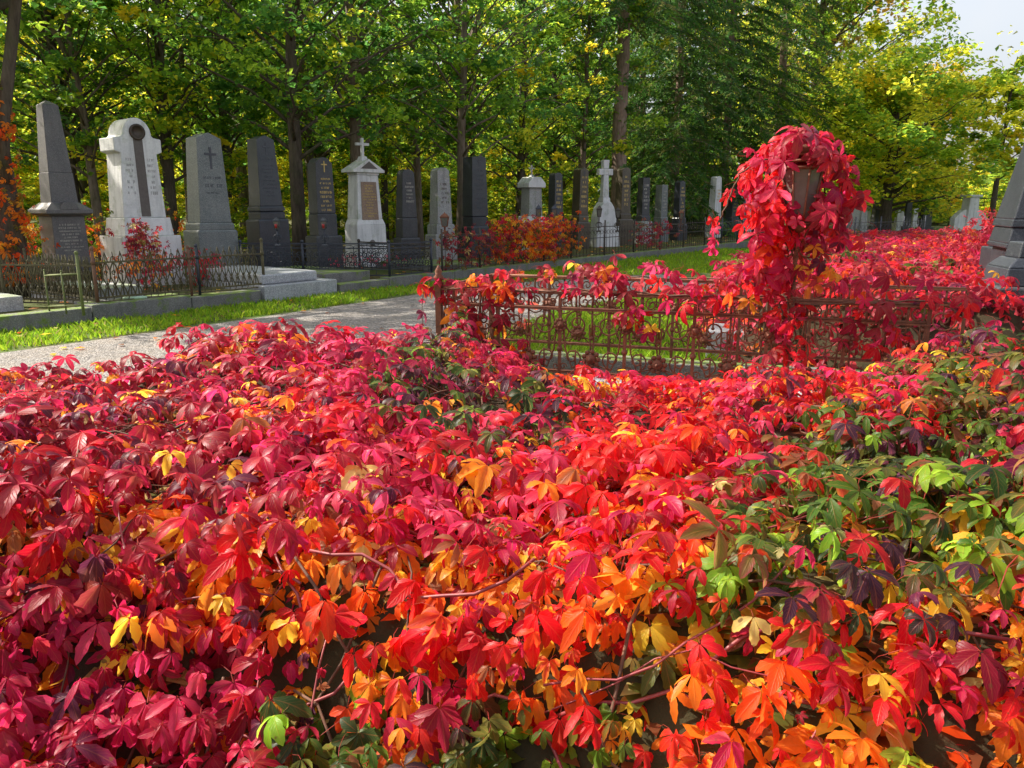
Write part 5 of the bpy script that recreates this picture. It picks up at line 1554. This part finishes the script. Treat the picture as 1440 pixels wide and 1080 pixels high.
def broadleaf(seed, H, tr, z0, cr, nl, ls, pal, lean=(0, 0), limbs=26, flat=.28, shape='oval', spread=.75, fork=0, per=9, bias=(0, 0)):
    """trunk mesh, crown mesh"""
    r = random.Random(seed); g = np.random.RandomState(seed)
    mb = MB(); tp = []
    n = 12
    wob = [(r.uniform(-1, 1) * .05 * H * .12, r.uniform(-1, 1) * .05 * H * .12) for _ in range(n)]
    for i in range(n):
        k = i / (n - 1)
        tp.append(Vector((lean[0] * k * H + wob[i][0] * k, lean[1] * k * H + wob[i][1] * k, H * .93 * k)))
    tp[0].z = -.25
    rr = [tr * (1.25 if i == 0 else 1.0) * (1 - .85 * (i / (n - 1)) ** 1.1) + .012 for i in range(n)]
    mb.tube(tp, rr, 10)
    def trunk_at(z):
        k = max(0, min(.999, z / (H * .93))) * (n - 1); i = int(k); return tp[i].lerp(tp[i + 1], k - i)
    if fork:
        a = trunk_at(fork); limb(mb, a, a + Vector((H * .16, .3, H * .42)), tr * .6, tr * .12, r, .02, 8)
    anchors = []
    for j in range(limbs):
        k = (j + r.random()) / limbs
        z = z0 + (H * .96 - z0) * k
        prof = {'oval': math.sin(PI * min(1, .18 + .8 * k)) ** .8, 'cone': (1 - k) ** .7 * .95 + .08, 'col': .75 + .25 * math.sin(PI * k), 'dome': math.sqrt(max(0.02, 1 - k * k))}[shape]
        L = cr * prof * r.uniform(.7, 1.1)
        q = j * 2.4 + r.uniform(-.5, .5)
        b = trunk_at(min(z * (.72 if shape != 'cone' else .95), H * .9))
        e = Vector((trunk_at(z).x + L * math.cos(q) + bias[0] * k * cr, trunk_at(z).y + L * math.sin(q) + bias[1] * k * cr, z + L * r.uniform(-.1, .2)))
        pts = limb(mb, b, e, max(.015, tr * .33 * (1 - .6 * k)), .008, r, .05, 7, .06, 5)
        for t_ in range(per):
            i_ = min(6, int(2 + 5 * r.random()))
            o = pts[i_] + Vector((r.gauss(0, 1), r.gauss(0, 1), r.gauss(0, .45))) * cr * .19 * spread
            anchors.append((o, k))
            if r.random() < .35: limb(mb, pts[i_ - 1], o, .012, .005, r, .02, 4, .05, 4)
    A = np.array([tuple(a[0]) for a in anchors])
    na = len(A)
    w = g.lognormal(0, .75, na); cnt = np.maximum(4, (nl * w / w.sum()).astype(int))
    idx = np.repeat(np.arange(na), cnt); m = len(idx)
    sr = cr * .16 * spread * g.uniform(.6, 1.3, na)[idx][:, None]
    d = g.normal(size=(m, 3)); d = d / np.linalg.norm(d, axis=1, keepdims=True) * (g.rand(m, 1) ** .45)
    C = A[idx] + d * sr * np.array((1, 1, flat * 1.6))
    C[:, 2] -= .35 * flat * (np.linalg.norm(d[:, :2], axis=1) ** 2) * sr[:, 0]
    N = np.array((0, 0, 1.0)) + g.normal(size=(m, 3)) * .55 + d * .35
    cn = list(pal); cw = np.array([pal[c] for c in cn], float); cw /= cw.sum()
    ca = np.array([TC[c] for c in cn])
    ch = g.choice(len(cn), na, p=cw)[idx]; ch2 = g.choice(len(cn), m, p=cw)
    c = np.where(g.rand(m, 1) < .65, ca[ch], ca[ch2]) * g.uniform(.75, 1.25, (m, 1))
    S = ls * g.uniform(.65, 1.3, m)
    return mb.mesh('trunk'), np_mesh('crown', *leaf_quads(C, N, S, c, g), smooth=False)

def spruce(seed, H, tr, z0, cr, pal, ntw=1.0, droop=.35, whorls=30):
    r = random.Random(seed); g = np.random.RandomState(seed)
    mb = MB(); mb.tube([(r.uniform(-.05, .05) * (i > 0), r.uniform(-.05, .05) * (i > 0), -.3 + (H + .3) * i / 11) for i in range(12)], [tr * (1 - .9 * i / 11) + .01 for i in range(12)], 10)
    Cs, Ns, Ts, Ks = [], [], [], []
    for wv in range(whorls):
        k = (wv + .5) / whorls; z = z0 + (H - z0) * k
        nb = r.randint(5, 7)
        for b in range(nb):
            q = 2 * PI * b / nb + wv * .7 + r.uniform(-.3, .3)
            L = cr * ((1 - k) ** .8 + .06) * r.uniform(.65, 1.1)
            e = Vector((L * math.cos(q), L * math.sin(q), z - droop * L + r.uniform(-.1, .1)))
            pts = limb(mb, (0, 0, z), e, tr * .12 + .01, .006, r, .08, 7, .02, 5)
            nt_ = int(max(4, L * 13 * ntw))
            for t in range(nt_):
                f = .15 + .85 * (t + r.random()) / nt_
                i_ = min(5, int(f * 6)); p0 = pts[i_].lerp(pts[i_ + 1], f * 6 - i_) if f < 1 else pts[6]
                sd = 1 if t % 2 else -1
                dv = Vector((-math.sin(q) * sd, math.cos(q) * sd, 0)) * .75 + Vector((math.cos(q), math.sin(q), 0)) * .6
                tl = (.28 + .5 * (1 - f)) * min(1, L / 2) * r.uniform(.6, 1.2)
                hang = r.uniform(.3, 1.1)
                kk = r.randint(0, 99)
                for s in range(5):
                    u = (s + .5) / 5
                    Cs.append(tuple(p0 + dv * tl * u + Vector((0, 0, -hang * tl * u * u * 1.1))))
                    Ns.append((r.gauss(0, .45), r.gauss(0, .45), 1)); Ts.append((dv.x, dv.y, -hang * u * 1.6)); Ks.append(kk)
    g2 = np.array(Cs); m = len(g2)
    cn = list(pal); cw = np.array([pal[c] for c in cn], float); cw = np.cumsum(cw / cw.sum())
    ca = np.array([TC[c] for c in cn]); ci = np.minimum(np.searchsorted(cw, np.array(Ks) / 100.0), len(cn) - 1)
    c = ca[ci] * g.uniform(.7, 1.25, (m, 1))
    V1 = leaf_quads(g2, np.array(Ns), g.uniform(.09, .16, m), c, g, 1.35, np.array(Ts), .2)
    V2 = leaf_quads(g2 + g.normal(size=(m, 3)) * .03, np.array(Ns)[:, [0, 2, 1]] * np.array((1, .6, 1)), g.uniform(.08, .15, m), c, g, 1.4, np.array(Ts), .2)
    V = np.concatenate([V1[0], V2[0]]); F = np.concatenate([V1[1], V2[1] + len(V1[0])]); Cc = np.concatenate([V1[2], V2[2]])
    return mb.mesh('trunk'), np_mesh('crown', V, F, Cc, smooth=False)

def plant(meshes, loc, label, rz=0.0, sc=1.0, mats=('bark', 'treeleaf'), name='maple_tree', cat='tree', group='trees of the wood'):
    t = thing(name, label, cat, loc, rz, group)
    t.scale = (sc, sc, sc) if not isinstance(sc, tuple) else sc
    for me, nm, mt in zip(meshes, ('trunk', 'crown'), mats):
        if not me.materials: me.materials.append(M[mt])
        o = bpy.data.objects.new(nm, me); COL.objects.link(o); o.parent = t
    return t

GREEN = dict(g1=.34, g2=.36, g3=.2, y1=.06, dk=.08)
GLOW = dict(g2=.26, g3=.34, y1=.3, y2=.06, g1=.08)
FRESH = dict(g1=.25, g2=.4, g3=.25, bl=.1, y1=.04)
mapleA = broadleaf(1, 10.5, .15, 3.0, 3.0, 9500, .115, GREEN, (.01, 0), 34, .3, 'col')
mapleB = broadleaf(2, 11.5, .14, 2.3, 2.9, 9500, .115, GLOW, (-.02, .01), 34, .3, 'col')
mapleC = broadleaf(3, 9.5, .1, 2.4, 2.5, 8000, .11, FRESH, (.03, 0), 28, .32, 'col', fork=4)
mapleD = broadleaf(4, 11, .18, 3.6, 3.3, 9500, .12, GREEN, (.02, .01), 30, .3, 'oval', fork=4.5)
bushy = broadleaf(5, 5, .05, .3, 1.9, 6500, .12, GLOW, (0, 0), 26, .4, 'dome', per=7)
BM = bushy
def X_at(px, Y): return (px - 720) / FPX * Y * (CP + .02)

# trees one can tell apart, by their trunks (image column at the ground, distance)
def tpos(px, Y): return (X_at(px, Y), Y, TER)
# ivy tree at the left edge
ivt = broadleaf(11, 10, .27, 4.6, 3.2, 9000, .12, GREEN, (-.015, .01), 30, .3, 'oval')
plant(ivt, tpos(14, 11.4), 'thick dark trunk with orange ivy at the far left edge', 0, 1, ('barkdark', 'treeleaf'))
mb = MB(); q = Vector(tpos(14, 11.4))
lt_ = thing('bare_branch', 'leaning dark second stem rising beside the ivy trunk', 'tree', (q.x + .12, q.y - .05, TER), 0, 'trees of the wood')
mb.tube([(.0, 0, 1.6), (.12, 0, 2.4), (.3, .05, 3.2), (.55, .1, 4.3), (.8, .2, 6.5)], [.1, .09, .08, .07, .04], 8); mb.build('trunk', M['barkdark'], lt_)
r = np.random.RandomState(5); n = 330
a = r.uniform(-.5, 2.0, n) - PI / 2; z = r.uniform(.3, 3.2, n)
pos = np.stack([q.x + np.cos(a) * r.uniform(.29, .42, n) - .015 * z, q.y + np.sin(a) * .33, z], 1)
nr = np.stack([np.cos(a), np.sin(a), np.full(n, .2)], 1) + r.normal(size=(n, 3)) * .3
tp = np.array((0, 0, -1.0)) + r.normal(size=(n, 3)) * .5
c1, c2 = pal_colors(np.full(n, PN.index('ivy')))
vine('creeper_vine', 'orange leaved creeper climbing the thick trunk at the left edge', [[(q.x + .2, q.y - .26, .1), (q.x + .16, q.y - .27, 1.4), (q.x + .22, q.y - .2, 2.8)]], [leaf_arrays(pos, nr, tp, .085 * np.clip(r.lognormal(0, .3, n), .5, 1.6), c1, c2, 'mid')], 'creeper vine', .008)

special = [
    (mapleA, 424, 17.0, 0.3, 1.0, 'slim curved trunk rising behind the gilded cross stele', 'barkdark'),
    (mapleD, 508, 20.5, 1.2, 1.0, 'forked maple trunk standing directly behind the white pediment monument', 'bark'),
    (mapleC, 592, 24.0, 2.1, 1.1, 'thin pale trunk between the slim rounded stele and the pediment monument', 'bark'),
    (mapleC, 648, 21.0, .6, 1.15, 'bent trunk just left of the tall black pillar stone', 'barkdark'),
    (mapleD, 657, 25.5, 2.6, 1.05, 'paired upright trunk above the tall black pillar stone', 'bark'),
    (mapleB, 248, 18.5, 4.0, .95, 'thin dark trunk behind the grey green peaked stone', 'barkdark'),
    (mapleA, 332, 21.0, 5.0, .9, 'dark trunk seen between the two peaked stones', 'barkdark'),
    (mapleC, 150, 17.5, 3.3, 1.0, 'slender trunk behind the gap right of the obelisk', 'barkdark'),
    (mapleB, 112, 20.0, 1.5, 1.0, 'green tree filling the corner above the obelisk', 'barkdark'),
    (mapleA, 460, 27.0, 2.0, 1.1, 'tall green tree deeper behind the gilded cross stele', 'bark'),
    (mapleB, 730, 27.0, 3.9, 1.0, 'yellow green tree behind the light grey pillar', 'bark'),
    (mapleA, 775, 31.0, .9, 1.0, 'green tree behind the stele right of the grey pillar', 'bark'),
    (mapleC, 815, 30.0, 5.2, 1.2, 'lighter green tree left of the tall spruce trunk', 'bark'),
]
for me, px, Y, rz, sc, lab, bk in special:
    plant(me, tpos(px, Y), lab, rz, sc, (bk, 'treeleaf'))
glowT = broadleaf(6, 9, .13, 1.2, 3.2, 9000, .17, dict(y1=.5, g3=.28, y2=.16, g2=.06), (-.01, .01), 34, .3, 'col')  # yellow leaf mix paints backlit glow into the deep trees
# deeper trees, not to be told apart
r = random.Random(31)
spots = []
for _ in range(4000):
    s, o = r.uniform(-9, 42), r.choice([r.uniform(8.5, 15), r.uniform(18, 32)])
    p = kerb_pt(s, o)
    if p.y < 15 or p.x / p.y < -.86 or p.x / p.y > .12: continue
    if all((p - q_).length > (3.4 if o < 16 else 3.3) for q_ in spots): spots.append(p)
    if len(spots) >= 58: break
for i, p in enumerate(spots):
    me = (mapleB, mapleA, mapleC, mapleB, mapleD)[i % 5]
    if (p - KA).dot(kn) > 16: me = glowT
    plant(me, (p.x, p.y, TER), 'slender leafy tree of the wood behind the row of gravestones', r.uniform(0, 6.28), r.uniform(.8, 1.12), ('bark', 'treeleaf'), 'woodland_tree', 'tree', 'deeper trees of the wood')
# undergrowth along the wood's edge
und = []
for i in range(46):
    s, o = r.uniform(-4, 34), r.uniform(6.0, 15)
    p = kerb_pt(s, o)
    plant(bushy, (p.x, p.y, TER), 'leafy yellow green bush of the undergrowth behind the gravestones', r.uniform(0, 6.28), (r.uniform(.45, .8), r.uniform(.45, .8), r.uniform(.3, .62)), ('bark', 'treeleaf'), 'undergrowth_bush', 'bush', 'undergrowth bushes')

# conifers in the middle
NG = dict(dk=.22, g1=.3, bl=.1, g2=.22, ol=.16)
NG2 = dict(dk=.22, g1=.36, g2=.2, ol=.14, y1=.08)
sprA = spruce(21, 24, .3, 7.5, 4.4, NG, .9)
sprB = spruce(22, 17, .2, .8, 4.2, NG, 1.1, .3, 34)
sprC = spruce(23, 27, .26, 5.0, 4.3, NG2, .9, .5, 34)
CON = 'conifers beside the row'
plant(sprA, (X_at(866, 30), 30, TER), 'spruce with a tall bare reddish trunk behind the white cross', 0, 1, ('barkred', 'needle'), 'spruce_tree', 'conifer', CON)
plant(sprB, (X_at(942, 35), 35, TER), 'dense dark green spruce right of the bare reddish trunk', 1.0, 1.05, ('barkred', 'needle'), 'spruce_tree', 'conifer', CON)
plant(sprB, (X_at(1010, 40), 40, TER), 'dark spruce behind the white obelisk shaped stele', 2.0, 1.1, ('barkred', 'needle'), 'spruce_tree', 'conifer', CON)
plant(sprC, (X_at(1079, 43), 43, 0), 'tall spruce with drooping golden green twigs above the creeper lamp', .5, 1.0, ('barkred', 'needle'), 'spruce_tree', 'conifer', CON)
plant(sprB, (X_at(895, 42), 42, TER), 'farther dark spruce between the two trunks', 3.0, 1.2, ('barkred', 'needle'), 'spruce_tree', 'conifer', CON)

# broadleaf trees at the right
OAK = dict(ol=.26, g3=.26, g2=.2, y1=.18, or_=.04, br=.03)
YEL = dict(y1=.42, g3=.34, y2=.1, g2=.19, or_=.01)
ORA = dict(y2=.36, or_=.2, y1=.26, g3=.12, br=.04)
RG = 'park trees at the right'
oak = broadleaf(41, 20, .45, 4.5, 7.2, 24000, .25, OAK, (0, 0), 40, .5, 'oval', .95, per=8)
yel = broadleaf(42, 11.5, .3, 1.6, 5.2, 21000, .21, YEL, (0, 0), 40, .42, 'dome', .9, per=9)
ora = broadleaf(43, 13, .3, 2.4, 4.6, 17000, .22, ORA, (0, 0), 32, .45, 'oval', .9, per=8)
sap = broadleaf(44, 10.2, .16, 3.8, 2.7, 5500, .24, YEL, (.02, 0), 24, .45, 'oval', .8, per=8)
plant(oak, (X_at(1125, 50), 50, 0), 'big spreading olive green oak above the yellow maple', .4, 1.0, ('barkdark', 'treeleaf'), 'oak_tree', 'tree', RG)
plant(yel, (X_at(1236, 40), 40, 0), 'round yellow green maple with low branches over the distant graves', .8, (1, 1, .84), ('barkdark', 'treeleaf'), 'maple_tree', 'tree', RG)
plant(ora, (X_at(1282, 52), 52, 0), 'golden orange tree on the right flank of the yellow maple', 0, (.9, .9, .84), ('barkdark', 'treeleaf'), 'maple_tree', 'tree', RG)
plant(sap, (X_at(1382, 46), 46, 0), 'smaller airy yellow green tree near the right edge with a straight trunk', 0, 1.0, ('barkdark', 'treeleaf'), 'young_tree', 'tree', RG)
plant(oak, (X_at(1060, 62), 62, 0), 'second big oak half hidden behind the drooping spruce', 2.4, 1.05, ('barkdark', 'treeleaf'), 'oak_tree', 'tree', RG)
plant(yel, (X_at(1195, 46), 46, 0), 'darker maple behind the creeper lamp crown', 2.8, .8, ('barkdark', 'treeleaf'), 'maple_tree', 'tree', RG)
for i in range(20):
    px = 1160 + i * 15; Y = r.uniform(58, 72)
    plant(bushy, (X_at(px, Y), Y, 0), 'low yellow green bush beyond the distant graves', r.uniform(0, 6.28), (r.uniform(.9, 1.3), r.uniform(.9, 1.3), r.uniform(.5, .75)), ('bark', 'treeleaf'), 'distant_bush', 'bush', 'bushes beyond the distant graves')

# far wood closing the view
g = np.random.RandomState(8); n = 20000
u = g.uniform(-1.1, .75, n); Yd = g.uniform(70, 100, n); X = u * Yd
top = np.interp(u, [-1.1, .2, .42, .5, .6, .75], [12, 11, 9, 5, 4, 5]) * (1 + .2 * np.sin(u * 23) + .12 * np.sin(u * 61 + 1))
Z = g.rand(n) ** .8 * top
cl = np.array([TC[k] for k in ('g1', 'g2', 'g3', 'y1')])[g.choice(4, n, p=[.15, .35, .3, .2])] * g.uniform(.7, 1.2, (n, 1))
V, F, C = leaf_quads(np.stack([X, Yd, Z], 1), g.normal(size=(n, 3)) * .6 + np.array((0, -.4, .6)), g.uniform(.5, 1.3, n), cl, g)
tag(link('far_wood', np_mesh('far_wood', V, F, C, smooth=False), M['treeleaf']), 'far green wood closing the view behind all trees', 'wood', kind='stuff')

SUN_AZ, SUN_EL = rad(-68), rad(43)
# ------------------------------------------------------------------ light, sky, camera
w = bpy.data.worlds.new('World'); SC.world = w; w.use_nodes = True
nt = w.node_tree
bg = nt.nodes['Background']
sky = nt.nodes.new('ShaderNodeTexSky'); sky.sky_type = 'NISHITA'; sky.sun_disc = False
sky.sun_elevation = SUN_EL; sky.sun_rotation = SUN_AZ
sky.air_density = 1.0; sky.dust_density = 7.0; sky.ozone_density = 1.0
kk = NT(nt)                                                 # thin pale cloud veil over the blue
cv = kk.n('ShaderNodeTexCoord').outputs['Generated']
veil = kk.math('MULTIPLY_ADD', kk.ramp(kk.noise(cv, 2.2, 5, .6), .3, .62), .5, .25)
nt.links.new(kk.mix(veil, sky.outputs[0], (2.35, 2.36, 2.4)), bg.inputs[0]); bg.inputs[1].default_value = .15
sl = bpy.data.lights.new('sun', 'SUN'); sl.energy = 3.8; sl.angle = rad(.6); sl.color = (1, .93, .82)
so = bpy.data.objects.new('sun', sl); COL.objects.link(so)
sv = Vector((math.sin(SUN_AZ) * math.cos(SUN_EL), math.cos(SUN_AZ) * math.cos(SUN_EL), math.sin(SUN_EL)))
so.rotation_euler = sv.to_track_quat('Z', 'Y').to_euler(); so.location = sv * 60
cam = bpy.data.cameras.new('camera'); cam.sensor_width = 36; cam.lens = FPX / 1440 * 36; cam.clip_start = .05; cam.clip_end = 1000
co = bpy.data.objects.new('camera', cam); COL.objects.link(co)
co.location = (0, 0, CAMZ); co.rotation_euler = (PI / 2 - PITCH, 0, 0)
SC.camera = co
SC.view_settings.view_transform = 'Standard'; SC.view_settings.look = 'None'; SC.view_settings.exposure = EXPO; SC.view_settings.gamma = 1
SC.cycles.max_bounces = 8; SC.cycles.diffuse_bounces = 4; SC.cycles.transmission_bounces = 6; SC.cycles.transparent_max_bounces = 8
